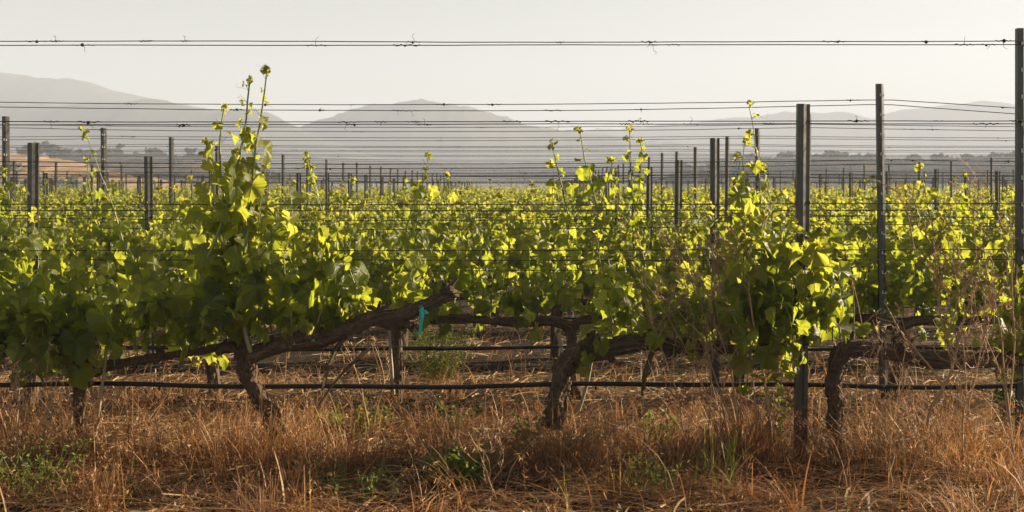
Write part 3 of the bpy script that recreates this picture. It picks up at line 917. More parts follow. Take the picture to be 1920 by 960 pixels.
# ------------------------------------------------------------------ wires with dried tendrils, drip lines
WL = {0: [(2.165, 0, "upper wire of the top pair"), (2.150, .03, "lower wire of the top pair"), (1.757, -.03, "front wire of the second pair"), (1.745, .05, "back wire of the second pair"), (1.335, -.03, "front wire of the third pair"), (1.30, .05, "back wire of the third pair"), (1.10, -.05, "front wire just above the arms"), (1.05, .05, "back wire just above the arms"), (.60, .04, "lowest arm wire")]}
def wire_y(i, x, which, hz):
    return 0
rw = np.random.default_rng(11)
for i in range(NROW):
    d = ROWY[i]; hw = 960 / F * d + 1.2
    z0 = rowg(i)
    if i == 0: L = WL[0]
    elif i < 4: L = [(2.19, 0, "upper wire of the top pair"), (2.165, .04, "lower wire of the top pair"), (1.765, -.03, "front wire of the middle pair"), (1.735, .05, "back wire of the middle pair"), (1.36, -.03, "front wire of the low pair"), (1.30, .05, "back wire of the low pair"), (1.0, -.04, "lowest foliage wire")]
    elif i < 7: L = [(2.19, 0, "upper wire of the top pair"), (2.165, .04, "lower wire of the top pair"), (1.75, 0, "middle wire"), (1.36, 0, "low wire")]
    elif i < 16: L = [(2.18, 0, "top wire"), (1.75, 0, "middle wire")]
    else: L = [(2.18, 0, "top wire")]
    posts = [rx(917 + 2697 * k, i) for k in range(-14, 15)]
    if i == 1: posts = [px(1659, 0, d)[0] + 7.36 * k for k in (-2, -1, 0, 1)]
    if i == 0: posts = [px(1915, 0, d)[0] + 7.36 * k for k in (-2, -1, 0, 1)]
    sagk = rw.uniform(.010, .03) if i > 1 else [.004, .03][i]
    for h, dy, nm in L:
        pos = np.array(sorted(posts))
        n = 60 if i < 4 else 36
        xs = np.linspace(-hw, hw, n)
        # sag between posts
        a = np.searchsorted(pos, xs).clip(1, len(pos) - 1)
        t = np.clip((xs - pos[a - 1]) / (pos[a] - pos[a - 1]), 0, 1)
        sag = 4 * t * (1 - t) * (sagk + abs(rw.normal(0, .006)) * (1 if i else .3))
        if i == 1 and h > 2.1: sag = sag * 1.1 + np.where(xs > posts[2], .05 * (xs - posts[2]), 0)
        jit = np.cumsum(rw.normal(0, .0006, n)); jit -= np.linspace(jit[0], jit[-1], n)
        z = z0 + h - sag + jit
        tw = dy + .02 * np.sin(xs * 1.3 + h * 9) * (1 if i else .6)
        P = np.c_[xs, d + tw, z]
        m = MB(); m.tube(P, (.0023 if i == 0 else .0026) + .00005 * d, 5, 0, cap=False)
        o = m.build("trellis_wire", M['wire'])
        row = "nearest trellis row" if i == 0 else f"{ORD[i]} trellis row back"
        tag(o, f"{nm} strung thin and dark along the {row}", "wire", "trellis wires")
        if i < 7 and h > 1.5:
            # dried tendrils and scraps of cane still wound round the wire
            cnt = {0: 9, 1: 7}.get(i, 5)
            spots = rw.uniform(-hw + 1, hw - 1, cnt)
            if i == 0 and h > 2.16: spots = [(q_ - 960) / F * d for q_ in (68, 108, 275, 350, 778, 1050, 1218, 1565, 1735, 1880)]
            if i == 0 and 1.75 < h < 1.76: spots = [(q_ - 960) / F * d for q_ in (100, 172, 652, 715, 775, 780, 960, 1045, 1195, 1605, 1755, 1905)]
            for q_ in spots:
                t_ = MB()
                p = np.array([np.interp(q_, xs, P[:, k_]) for k_ in range(3)])
                Lc = rw.uniform(.015, .07)
                hx = np.linspace(-Lc, Lc, 24)
                nt = rw.integers(3, 8)
                rr_ = .0028 + rw.uniform(0, .002)
                ph_ = np.cumsum(rw.uniform(.2, 1.6, 24)) * .9
                C = p + np.c_[hx, rr_ * np.cos(ph_), rr_ * np.sin(ph_) * rw.uniform(.4, 1.3, 24)]
                C[:, 2] += np.interp(C[:, 0], xs, z) - p[2]
                t_.tube(C, rw.uniform(.0014, .003), 4, 0, cap=False)
                if rw.random() < .6:
                    knob(t_, p + np.array([rw.uniform(-.02, .02), 0, rw.uniform(-.004, .002)]), rw.uniform(.004, .010), rw)
                if rw.random() < .6:
                    tendril(t_, p, np.array([rw.normal(0, .5), 0, rw.choice([-1, -1, 1])]), rw.uniform(.025, .07), rw, r=.0012)
                t_.build("dried_tendril", M['tendril'], o)
for i in range(3):
    d = ROWY[i]; hw = 960 / F * d + 1
    xs = np.linspace(-hw, hw, 50)
    z = rowg(i) + [.395, .405, .40][i] + .006 * np.sin(xs * 2.1 + i) + .004 * np.sin(xs * 5.3)
    m = MB(); m.tube(np.c_[xs, d + .05 + .01 * np.sin(xs * 1.7), z], .0125, 10)
    o = m.build("drip_tube", M['poly'], smooth_=True)
    tag(o, ["thick black irrigation tube slung low along the nearest vine row", "black irrigation tube slung low along the second vine row", "black irrigation tube low along the third vine row, mostly hidden"][i], "irrigation tube", "black irrigation tubes")
    e = MB()
    for x in np.arange(-hw + .3, hw, .75):
        p = np.array([x, d + .05, np.interp(x, xs, z) - .013]); e.tube([p, p - np.array([0, 0, .018])], [.006, .004], 6)
    e.build("emitter", M['poly'], o)

# teal ties
def tie(pts_band, tails, label):
    m = MB()
    for c, r, hgt in pts_band:
        th = np.linspace(0, 2 * math.pi, 15)
        for rr, flip in ((r, 0), (r + .0015, 1)):
            A = np.stack([c[0] + np.sin(th) * hgt * .25 * 0 + np.zeros(15), c[1] + np.cos(th) * rr, c[2] + np.sin(th) * rr], 1)
            V = np.stack([A + [-.008, 0, 0], A + [.010, 0, .002]], 1).reshape(-1, 3)
            m.add(V, [[2 * i, 2 * i + 1, 2 * i + 3, 2 * i + 2] for i in range(14)])
    for P, w in tails:
        P = np.asarray(P); n = len(P)
        V = np.stack([P + [-w, 0, 0], P + [w, .002, .004], P + [w, .005, .004], P + [-w, .003, 0]], 1).reshape(-1, 3)
        f = []
        for i in range(n - 1):
            for k in range(4):
                f.append([4 * i + k, 4 * i + (k + 1) % 4, 4 * i + 4 + (k + 1) % 4, 4 * i + 4 + k])
        m.add(V, f)
    o = m.build("plant_tie", M['tie'])
    tag(o, label, "plant tie", "teal plastic plant ties")
    return o
o = tie([(P1(790, 580), .05, .02)], [([P1(793, 575, -.055), P1(794, 590, -.06), P1(791, 605, -.058), P1(789, 624, -.055)], .008), ([P1(787, 626, -.056), P1(782, 626, -.06), P1(778, 627, -.058)], .006), ([P1(793, 584, -.056), P1(798, 580, -.06), P1(803, 587, -.058)], .007)], "bright teal tape tied round the rising arm, its loose end hanging")
recentre(o, P1(790, 590))
o = tie([(P1(589, 637), .040, .02)], [([P1(590, 628, -.043), P1(590, 633, -.046), P1(591, 637, -.043)], .004)], "small dark teal tape band round the middle of the thick arm")
recentre(o, P1(588, 636))
d4 = ROWY[3]
o = tie([], [([px(1387, 303, d4), px(1384, 320, d4), px(1379, 338, d4), px(1377, 350, d4)], .006), ([px(1381, 305, d4), px(1377, 330, d4), px(1375, 346, d4)], .004)], "thin teal tape strip slanting from a wire between far posts")
recentre(o, px(1381, 330, d4))

# ------------------------------------------------------------------ grass, straw, weeds
def blades(mb, base, h, az, lean, w, rng, seg=4, curl=1.0, mi=0):
    """thin ribbons that rise from base and bend over"""
    N = len(base)
    s = np.linspace(0, 1, seg + 1)
    d = np.stack([np.cos(az), np.sin(az), np.zeros(N)], 1)
    wd = np.stack([-np.sin(az + rng.normal(0, .8, N)), np.cos(az + rng.normal(0, .8, N)), np.zeros(N)], 1)
    V = np.empty((N, seg + 1, 2, 3))
    for k, t in enumerate(s):
        c = base + d * (h * lean * t ** (1 + curl))[:, None]
        c[:, 2] += h * (t - .35 * np.minimum(lean, 1.5) * t ** 2.2)
        ww = wd * (w * (1 - .8 * t ** 1.5) / 2)[:, None]
        V[:, k, 0] = c - ww; V[:, k, 1] = c + ww
    n = (seg + 1) * 2
    f = np.array([[2 * k, 2 * k + 1, 2 * k + 3, 2 * k + 2] for k in range(seg)])
    F_ = (f[None] + (np.arange(N) * n)[:, None, None]).reshape(-1, 4)
    mb.add(V.reshape(-1, 3), F_, mi)
    return V[:, -1].mean(1), d
def spikelets(mb, tips, d, rng, mi=0, k=4, L=.022):
    """drooping brome seed heads"""
    N = len(tips)
    for _ in range(k):
        a = tips + rng.normal(0, .010, (N, 3)) + np.c_[np.zeros((N, 2)), -rng.uniform(0, .03, N)]
        dr = d * rng.uniform(.2, 1, N)[:, None] + rng.normal(0, .35, (N, 3)) + np.array([0, 0, -.5])
        dr /= np.linalg.norm(dr, axis=1)[:, None]
        l = L * rng.uniform(.7, 1.4, N)[:, None]
        sd_ = np.cross(dr, rng.normal(0, 1, (N, 3))); sd_ /= np.linalg.norm(sd_, axis=1)[:, None]
        w = .0022
        V = np.stack([a, a + dr * l * .4 - sd_ * w, a + dr * l, a + dr * l * .4 + sd_ * w], 1)
        mb.add(V.reshape(-1, 3), np.arange(N * 4).reshape(N, 4), mi)
def scatter(n, x0, x1, y0, y1, rng):
    y = rng.uniform(y0, y1, n)
    hw = y * .46 + .3
    x = rng.uniform(-1, 1, n) * hw
    return x, y

rgx = np.random.default_rng(42)
G = MB()
def tuft_field(n, y0, y1, hlo, hhi, lean, w, thr, rng, freq=1.6, seeds=.3, band=None):
    x, y = scatter(n, 0, 0, y0, y1, rng)
    den = .5 + .5 * lump(x * 1.0, y * 1.3, freq) * 1.6
    keep = rng.random(n) < np.clip(den - thr, .03, 1)
    x, y = x[keep], y[keep]; N = len(x)
    # pull blades together into tufts
    tx, ty = np.round(x / .11) * .11, np.round(y / .11) * .11
    jx = np.sin(tx * 91.7 + ty * 47.3) * .05; jy = np.cos(tx * 53.1 - ty * 77.9) * .05
    x = x * .55 + (tx + jx) * .45; y = y * .55 + (ty + jy) * .45
    base = np.c_[x, y, ground(x, y) - .01]
    h = rng.uniform(hlo, hhi, N) * (.75 + .5 * np.clip(.5 + .5 * lump(x, y, 2.3), 0, 1))
    az = lump(x, y, 1.1) * 3.2 + rng.normal(0, .9, N)
    tips, d = blades(G, base, h, az, np.abs(rng.normal(lean, .3, N)), w * rng.uniform(.6, 1.3, N), rng)
    s = rng.random(N) < seeds
    if s.any(): spikelets(G, tips[s], d[s], rng)
tuft_field(2200, 4.6, 5.8, .06, .2, 1.0, .005, .3, rgx, seeds=.2)
tuft_field(4000, 6.4, 9.4, .06, .20, .9, .006, .55, rgx, seeds=.12)
tuft_field(12000, 9.0, 16, .10, .34, .8, .006, .3, rgx, seeds=.1)
def mat(n, y0, y1, rng):
    """collapsed grass lying in combed swathes"""
    x, y = scatter(n, 0, 0, y0, y1, rng)
    keep = rng.random(n) < np.clip(.6 + 1.0 * lump(x, y, 1.3), .04, 1)
    x, y = x[keep], y[keep]; N = len(x)
    az = lump(x + 3, y, .8) * 5 + rng.normal(0, .55, N)
    h = rng.uniform(.05, .17, N)
    blades(G, np.c_[x, y, ground(x, y) + rng.uniform(0, .07, N)], h, az, rng.uniform(1.4, 3.4, N), rng.uniform(.003, .008, N), rng, seg=5, curl=.5)
mat(9000, 4.6, 5.7, rgx)
mat(3000, 5.65, 6.6, rgx)
mat(7000, 6.5, 9.2, rgx)
def tussock(cx, cy_, n, hh, sp, rng, head=None):
    """one tuft: blades fan out from a common foot, most of them swept the same way"""
    r = np.abs(rng.normal(0, sp, n)); a = rng.uniform(0, 6.28, n)
    x = cx + r * np.cos(a); y = cy_ + r * np.sin(a) * .8
    hd = rng.uniform(0, 6.28) if head is None else head
    az = a + rng.normal(0, .5, n)
    sw = rng.random(n) < .6
    az[sw] = hd + rng.normal(0, .35, sw.sum())
    ln = np.abs(rng.normal(.75, .4, n))
    t_, d_ = blades(G, np.c_[x, y, ground(x, y) - .01], rng.uniform(.45, 1.1, n) * hh, az, ln, rng.uniform(.0028, .0075, n), rng, seg=5, curl=rng.uniform(.6, 1.6))
    k = rng.random(n) < .35
    if k.any(): spikelets(G, t_[k], d_[k], rng, k=5)
for _ in range(120):
    y = 4.75 + 1.35 * rgx.random() ** .8; x = rgx.uniform(-1, 1) * (y * .45 + .1)
    if lump(np.array(x), np.array(y), 1.5) < -.28 and y > 5.3: continue
    if 1430 < 960 + x / y * F < 1650 and rgx.random() < .75: continue
    tussock(x, y, int(rgx.uniform(25, 80)), rgx.uniform(.10, .30) * (1.15 if y < 5.6 else .7), rgx.uniform(.03, .10), rgx)
for _ in range(150):
    y = rgx.uniform(6.1, 9.2); x = rgx.uniform(-1, 1) * (y * .45 + .1)
    tussock(x, y, int(rgx.uniform(10, 40)), rgx.uniform(.10, .26), rgx.uniform(.03, .09), rgx)
# bold pale stalks, upright and fallen
for n_, y0_, y1_, h0_, h1_, ln_ in ((130, 4.7, 6.2, .15, .42, .6), (1500, 4.7, 6.6, .06, .16, 2.6), (500, 6.2, 9.0, .12, .34, .5)):
    y = rgx.uniform(y0_, y1_, n_); x = rgx.uniform(-1, 1, n_) * y * .46
    t_, d_ = blades(G, np.c_[x, y, ground(x, y) + rgx.uniform(0, .03, n_)], rgx.uniform(h0_, h1_, n_), rgx.uniform(0, 6.28, n_), np.abs(rgx.normal(ln_, .3, n_)), rgx.uniform(.0045, .0085, n_), rgx, seg=5, curl=.8)
    if ln_ < 1: spikelets(G, t_, d_, rgx, k=6, L=.03)
# long pale strands arching over the tufts
N_ = 450
y = rgx.uniform(4.8, 7.2, N_); x = rgx.uniform(-1, 1, N_) * y * .46
blades(G, np.c_[x, y, ground(x, y)], rgx.uniform(.2, .6, N_), rgx.uniform(0, 6.28, N_), np.abs(rgx.normal(1.1, .5, N_)), rgx.uniform(.0025, .0045, N_), rgx, seg=6, curl=1.2)
# clumps at the foot of the trunks and stakes
for cx, cy_, n, hh, sp in ((156, 860, 260, .34, .12), (60, 800, 300, .4, .3), (500, 800, 420, .38, .2), (1050, 800, 380, .36, .16), (1080, 830, 300, .3, .25), (420, 850, 300, .4, .3), (30, 880, 500, .42, .35), (870, 870, 260, .35, .25), (1640, 950, 300, .42, .3), (1820, 940, 300, .42, .3), (250, 950, 260, .4, .3), (1180, 950, 260, .36, .3), (700, 960, 200, .34, .3), (1380, 820, 420, .42, .2), (1430, 840, 300, .36, .2), (1750, 850, 420, .36, .3), (1250, 860, 300, .34, .25), (640, 870, 260, .36, .3)):
    p = px(cx, cy_, D1 * .97)
    x = p[0] + rgx.normal(0, sp * .6, n); y = D1 * .97 + rgx.normal(0, sp * .5, n)
    az = np.arctan2(y - D1 * .97, x - p[0]) + rgx.normal(0, .5, n)
    t_, d_ = blades(G, np.c_[x, y, ground(x, y) - .01], rgx.uniform(.4, 1.05, n) * hh, az, np.abs(rgx.normal(.5, .25, n)), rgx.uniform(.002, .006, n), rgx)
    spikelets(G, t_[::3], d_[::3], rgx)
tag(G.build("dry_grass", M['grass']), "reddish dry brome grass tangled along the foot of the vine rows", None, kind="stuff")

LT = MB()
def litter(n, y0, y1, llo, lhi, w, rng, pile=.03):
    x, y = scatter(n, 0, 0, y0, y1, rng)
    keep = rng.random(n) < np.clip(.5 + 1.5 * lump(x, y, 1.6), .03, 1)
    x, y = x[keep], y[keep]; N = len(x)
    L = rng.uniform(llo, lhi, N); az = rng.uniform(0, 6.28, N)
    b = np.c_[x, y, ground(x, y) + rng.uniform(.0, pile, N)]
    d = np.c_[np.cos(az), np.sin(az), rng.normal(.02, .16, N)]
    bend = rng.normal(0, .15, N)
    sd_ = np.c_[-np.sin(az), np.cos(az), np.zeros(N)]
    seg = 3
    V = np.empty((N, seg + 1, 2, 3))
    for k in range(seg + 1):
        t = k / seg - .5
        c = b + d * (L * t)[:, None] + sd_ * (L * bend * t * t * 2)[:, None]
        c[:, 2] += .012 - .04 * L * t * t * 4
        c[:, 2] = np.maximum(c[:, 2], ground(c[:, 0], c[:, 1]) + .004)
        tl = np.c_[-np.sin(az) * .8, np.cos(az) * .8, np.full(N, .5)] * (w * rng.uniform(.7, 1.2, N) / 2)[:, None]
        V[:, k, 0] = c - tl; V[:, k, 1] = c + tl
    f = np.array([[2 * k, 2 * k + 1, 2 * k + 3, 2 * k + 2] for k in range(seg)])
    LT.add(V.reshape(-1, 3), (f[None] + (np.arange(N) * 8)[:, None, None]).reshape(-1, 4))
litter(6000, 4.8, 7.2, .08, .34, .009, rgx, .07)
litter(6500, 6.6, 9.6, .08, .36, .011, rgx, .05)
litter(14000, 9.2, 15, .10, .36, .008, rgx)
tag(LT.build("straw_litter", M['straw']), "pale broken straw strewn over dark soil between the rows", None, kind="stuff")

# soil clods
CL = MB()
for _ in range(900):
    y = rgx.uniform(5.4, 10.5); x = rgx.uniform(-1, 1) * y * .46
    r = abs(rgx.normal(0, .012)) + .006
    v = rgx.normal(0, 1, (8, 3)); 
    c = np.array([x, y, float(ground(x, y))])
    vv = np.array([[a, b, e] for a in (-1, 1) for b in (-1, 1) for e in (-1, 1)], float) * r * rgx.uniform(.5, 1.1, (8, 3)) + c
    CL.add(vv, [[0, 1, 3, 2], [4, 6, 7, 5], [0, 4, 5, 1], [2, 3, 7, 6], [0, 2, 6, 4], [1, 5, 7, 3]])
tag(CL.build("soil_clods", M['soil']), "small dark clods of earth scattered under the vines", None, kind="stuff")

def oval_leaves(fol, pos, dirs, L, w, rng, age_lit=0.0):
    """simple pointed leaflets"""
    N = len(pos)
    d = dirs / np.linalg.norm(dirs, axis=1)[:, None]
    s = np.cross(d, rng.normal(0, 1, (N, 3))); s /= np.linalg.norm(s, axis=1)[:, None]
    n = np.cross(d, s)
    L = np.broadcast_to(L, (N,))[:, None]; w = np.broadcast_to(w, (N,))[:, None]
    V = np.stack([pos, pos + d * L * .4 + s * w / 2 + n * w * .15, pos + d * L - n * w * .3, pos + d * L * .4 - s * w / 2 + n * w * .15], 1)
    at = np.tile(np.array([[.5, -.2, age_lit]]), (N * 4, 1))
    fol.add(V.reshape(-1, 3), np.concatenate([np.arange(N * 4).reshape(N, 4)[:, [0, 1, 2]], np.arange(N * 4).reshape(N, 4)[:, [0, 2, 3]]]), 0, at)

def forb(base, H, spread, nst, label, seed, mat='weed', L=.03, w=.016, dens=18, group=None, cat="weed"):
    rng = np.random.default_rng(seed)
    root = thing("leafy_weed", base, label, cat, group)
    st, fo = MB(), MB()
    for k in range(nst):
        a = rng.uniform(0, 6.28); r = spread * math.sqrt(rng.random())
        tip = base + np.array([math.cos(a) * r, math.sin(a) * r * .7, H * rng.uniform(.5, 1)])
        P = curve(base + np.array([math.cos(a), math.sin(a), 0]) * r * .25, tip, rng, .05, n=7)
        st.tube(P, np.linspace(.0022, .001, 7), 3, 0, cap=False)
        i = rng.uniform(.15, 1, dens)
        q_ = np.stack([np.interp(i, np.linspace(0, 1, 7), P[:, c]) for c in range(3)], 1)
        oval_leaves(fo, q_, rng.normal(0, 1, (dens, 3)) + np.array([0, 0, .3]), L * rng.uniform(.5, 1.2, dens), w * rng.uniform(.6, 1.2, dens), rng)
    st.build("stems", M['cane'], root); fo.build("foliage", M[mat], root)
    return root
def gp(x, y, d):
    p = px(x, y, d); p[2] = float(ground(p[0], p[1])); return p
forb(gp(660, 0, 6.5), .2, .24, 46, "low yellow-green weed mat on the straw between the first two trunks", 1, L=.03, w=.02)
forb(gp(862, 0, 5.35), .25, .2, 40, "bushy dark green weed growing in the dry grass at the front edge", 2, L=.04, w=.02)
forb(gp(1240, 0, 6.1), .24, .14, 12, "small dark broad-leaved weed below the swan-neck vine's arm", 3, L=.05, w=.035, dens=9)
forb(gp(985, 0, 6.0), .22, .12, 10, "sparse dark broad-leaved weed left of the swan-neck trunk's grass", 4, L=.05, w=.035, dens=8)
forb(gp(820, 0, 9.4), .62, .34, 70, "feathery green weed standing behind the teal tape", 5, L=.03, w=.007, dens=46)
forb(gp(1890, 0, 6.5), .62, .12, 14, "tall grey-green weed near the foot of the tallest post", 6, mat='greyweed', L=.05, w=.02, dens=22)
forb(gp(1460, 0, 6.2), .42, .1, 8, "thin green weed with yellowish top just left of the tall stake", 7, L=.03, w=.02, dens=16)
forb(gp(130, 0, 5.9), .22, .1, 10, "small dark green weed left of the leaning pale stick", 8, L=.03, w=.02, dens=12)
forb(gp(45, 0, 5.25), .3, .3, 40, "dark green weed patch in the nearest dry grass, cut by the frame edge", 9, L=.03, w=.012)
forb(gp(660, 0, 5.15), .22, .24, 30, "low dark green weed under the nearest dry grass, middle front", 10, L=.028, w=.012)
forb(gp(1210, 0, 5.2), .24, .2, 20, "thin greenish weed mixed into the nearest dry grass by green blades", 11, L=.03, w=.008)
forb(gp(850, 0, 6.7), .2, .16, 14, "yellowish green sprig weed on the straw below the rising arm", 12, L=.028, w=.02)

def green_blades(base, n, H, label, seed, spread=.08):
    rng = np.random.default_rng(seed)
    m = MB()
    x = base[0] + rng.normal(0, spread, n); y = base[1] + rng.normal(0, spread * .6, n)
    t = MB()
    blades(m, np.c_[x, y, ground(x, y) - .01], H * rng.uniform(.55, 1.05, n), rng.uniform(0, 6.28, n), np.abs(rng.normal(.28, .15, n)), rng.uniform(.006, .014, n), rng, seg=6)
    m.att = [np.tile([.5, -.2, 0.001], (len(v), 1)) for v in m.v]
    o = m.build("green_grass_tuft", M['weed'])
    tag(o, label, "grass tuft", "fresh green grass tufts")
    recentre(o, base)
green_blades(gp(1345, 0, 5.3), 16, .42, "largest tuft of broad fresh green grass blades at the front edge", 1)
green_blades(gp(805, 0, 5.25), 4, .24, "few fresh green grass blades beside the bushy dark weed", 2, .03)
green_blades(gp(265, 0, 5.2), 10, .26, "small fresh green grass tuft in front of the leaning pale stick", 3)
green_blades(gp(575, 0, 5.2), 7, .24, "thin fresh green grass tuft in front of the split trunk", 4, .06)
green_blades(gp(1065, 0, 5.15), 6, .2, "short fresh green grass tuft below the swan-neck trunk", 5, .05)

def dry_weed(stems, label, seed, tw=1.0, seeds=True, col='drystem', leafy=0.0):
    """a dead branching stalk; stems = list of pixel paths with distance"""
    rng = np.random.default_rng(seed)
    base = stems[0][0][0]
    root = thing("dry_weed", base, label, "dry weed", "tall dead weeds among the vines")
    for pts, r, tws in stems:
        m = MB()
        P = resample(pts, 18); P = P + np.cumsum(rng.normal(0, .002, P.shape), 0)
        m.tube(P, np.linspace(r * 1.3, r * .55, 18), 5, 0, cap=False)
        fluff = MB()
        for _ in range(tws):
            t = rng.uniform(.35, 1.0); k = min(17, int(t * 17))
            a = P[k]; L = rng.uniform(.05, .22) * tw * (1.2 - t * .6)
            T = P[k] - P[max(0, k - 1)]; T /= np.linalg.norm(T) + 1e-9
            e = a + (T * .8 + rng.normal(0, .45, 3) + np.array([0, 0, .35])) * L
            Q = curve(a, e, rng, .08, n=6)
            m.tube(Q, np.linspace(r * .5, .0013, 6), 3, 0, cap=False)
            if seeds:
                nsd = rng.integers(8, 18)
                ii = rng.uniform(.3, 1, nsd)
                q_ = np.stack([np.interp(ii, np.linspace(0, 1, 6), Q[:, c]) for c in range(3)], 1)
                oval_leaves(fluff, q_, (e - a)[None] / L + rng.normal(0, .5, (nsd, 3)), rng.uniform(.014, .036, nsd), .0045, rng)
        so = m.build("stalk", M[col], root)
        if fluff.n: 
            fluff.att = [a * 0 for a in fluff.att]
            fluff.build("seed_husks", M[col], so)  # seed husks set along the twigs, not leaves
    return root
Q = lambda x, y, d=5.85: px(x, y, d)
dry_weed([([Q(1742, 880), Q(1738, 800), Q(1748, 760), Q(1785, 715), Q(1795, 670), Q(1810, 600), Q(1835, 540), Q(1845, 500)], .0075, 10),
          ([Q(1748, 760), Q(1775, 730), Q(1740, 680), Q(1690, 620), Q(1655, 560)], .006, 6),
          ([Q(1795, 675), Q(1765, 620), Q(1755, 540), Q(1748, 480), Q(1742, 440)], .005, 22),
          ([Q(1770, 640), Q(1800, 560), Q(1785, 480), Q(1778, 440)], .004, 14)], "tall forked dead weed stalk in front of the bare vine arm", 31)
dry_weed([([Q(1905, 900, 5.7), Q(1890, 780, 5.7), Q(1880, 690, 5.7), Q(1870, 600, 5.7), Q(1850, 530, 5.7), Q(1840, 460, 5.7)], .004, 16), ([Q(1890, 780, 5.7), Q(1905, 650, 5.7), Q(1900, 540, 5.7), Q(1895, 400, 5.7)], .004, 14), ([Q(1895, 820, 5.7), Q(1880, 700, 5.7), Q(1830, 600, 5.7), Q(1820, 500, 5.7)], .003, 16)], "pinkish dead weed full of husks before the tallest post", 32, tw=1.2)
dry_weed([([Q(1385, 800), Q(1370, 700), Q(1345, 620), Q(1300, 540), Q(1255, 450)], .004, 30), ([Q(1370, 790), Q(1330, 680), Q(1290, 560), Q(1270, 480)], .0035, 30), ([Q(1390, 790), Q(1385, 660), Q(1360, 560), Q(1330, 450)], .004, 22), ([Q(1345, 800), Q(1290, 660), Q(1230, 560), Q(1190, 500)], .003, 28)], "feathery brown dead weed tangled in the weedy foliage", 33, tw=1.1)
dry_weed([([Q(1428, 690), Q(1405, 560), Q(1400, 480), Q(1445, 400)], .004, 8), ([Q(1405, 560), Q(1380, 500), Q(1350, 440)], .003, 8)], "thin reddish dead weed stem climbing left of the tall stake", 34)
dry_weed([([Q(1452, 850), Q(1440, 760), Q(1432, 700), Q(1410, 640)], .006, 3), ([Q(1418, 840), Q(1415, 740), Q(1402, 660)], .005, 2)], "pair of thick tan dead stalks bare below the dense foliage", 35, seeds=False)
dry_weed([([Q(1680, 880, 6.1), Q(1640, 760, 6.1), Q(1610, 560, 6.1), Q(1590, 470, 6.1)], .003, 14), ([Q(1660, 860, 6.1), Q(1690, 740, 6.1), Q(1640, 600, 6.1)], .003, 10)], "thin dead weed leaning between the tall stake and the notched post", 36)
dry_weed([([Q(1715, 470, 7.6), Q(1700, 400, 7.6), Q(1680, 350, 7.6)], .003, 14), ([Q(1830, 480, 7.6), Q(1825, 400, 7.6), Q(1830, 340, 7.6)], .003, 18)], "reddish dead weed tops showing above the second row", 37)
dry_weed([([Q(935, 960, 5.1), Q(915, 900, 5.1), Q(895, 850, 5.1), Q(875, 815, 5.1)], .004, 8)], "single pale drooping seed stalk beside the bushy dark weed", 38)
dry_weed([([Q(1675, 930, 5.2), Q(1670, 860, 5.2), Q(1690, 800, 5.2)], .003, 16), ([Q(1700, 930, 5.2), Q(1715, 860, 5.2), Q(1745, 805, 5.2)], .003, 16)], "pale fluffy dead weed low at the front below the bare arm", 39)

dry_weed([([Q(1810, 930, 5.5), Q(1805, 800, 5.5), Q(1815, 700, 5.5), Q(1800, 600, 5.5)], .004, 24), ([Q(1815, 760, 5.5), Q(1845, 640, 5.5), Q(1870, 560, 5.5)], .003, 20)], "slender dead weed with pale husks right of the tall forked stalk", 40)
dry_weed([([Q(1290, 850), Q(1270, 740), Q(1235, 640), Q(1215, 560)], .004, 18), ([Q(1330, 840), Q(1335, 720), Q(1320, 600), Q(1345, 500)], .004, 24), ([Q(1370, 850), Q(1350, 740), Q(1385, 640)], .005, 6)], "dead weed cluster rising before the swan-neck vine's dark arm", 41, tw=1.2)
dry_weed([([Q(1560, 860, 5.9), Q(1600, 740, 5.9), Q(1640, 650, 5.9)], .003, 10), ([Q(1700, 880, 5.6), Q(1680, 760, 5.6), Q(1700, 640, 5.6)], .003, 14)], "wispy dead weed in front of the upright shaggy trunk", 42)
dry_weed([([Q(20, 900, 5.6), Q(40, 780, 5.6), Q(30, 700, 5.6)], .004, 10), ([Q(90, 900, 5.6), Q(80, 800, 5.6), Q(110, 710, 5.6)], .0035, 10)], "short dead weed under the hanging foliage at the frame edge", 43)
dry_weed([([Q(690, 800, 6.2), Q(670, 700, 6.2), Q(640, 640, 6.2)], .004, 5), ([Q(700, 800, 6.2), Q(720, 710, 6.2), Q(700, 640, 6.2)], .004, 5)], "thin dead weed stems below the rising arm", 44)
# broken canes hanging under the rising arm
for k, (a, b, r, lb) in enumerate((((655, 625), (610, 725), .011, "thick broken dead branch hanging from the rising arm"), ((695, 650), (600, 760), .006, "thin broken dead branch crossing the tube below the rising arm"), ((1225, 650), (1200, 735), .010, "short broken dead branch hanging below the swan-neck vine's arm"))):
    rng = np.random.default_rng(k + 60)
    m = MB(); P = curve(P1(*a, -.03), P1(*b, -.1), rng, .04, n=12)
    m.tube(P, np.linspace(r, r * .6, 12), 7, rough=.08, ridges=.1, rng=rng); bark_strips(m, P, np.full(12, r), rng, 8)
    o = m.build("dead_branch", M['bark']); tag(o, lb, "branch", "broken dead branches"); recentre(o, P1(*b, -.1))

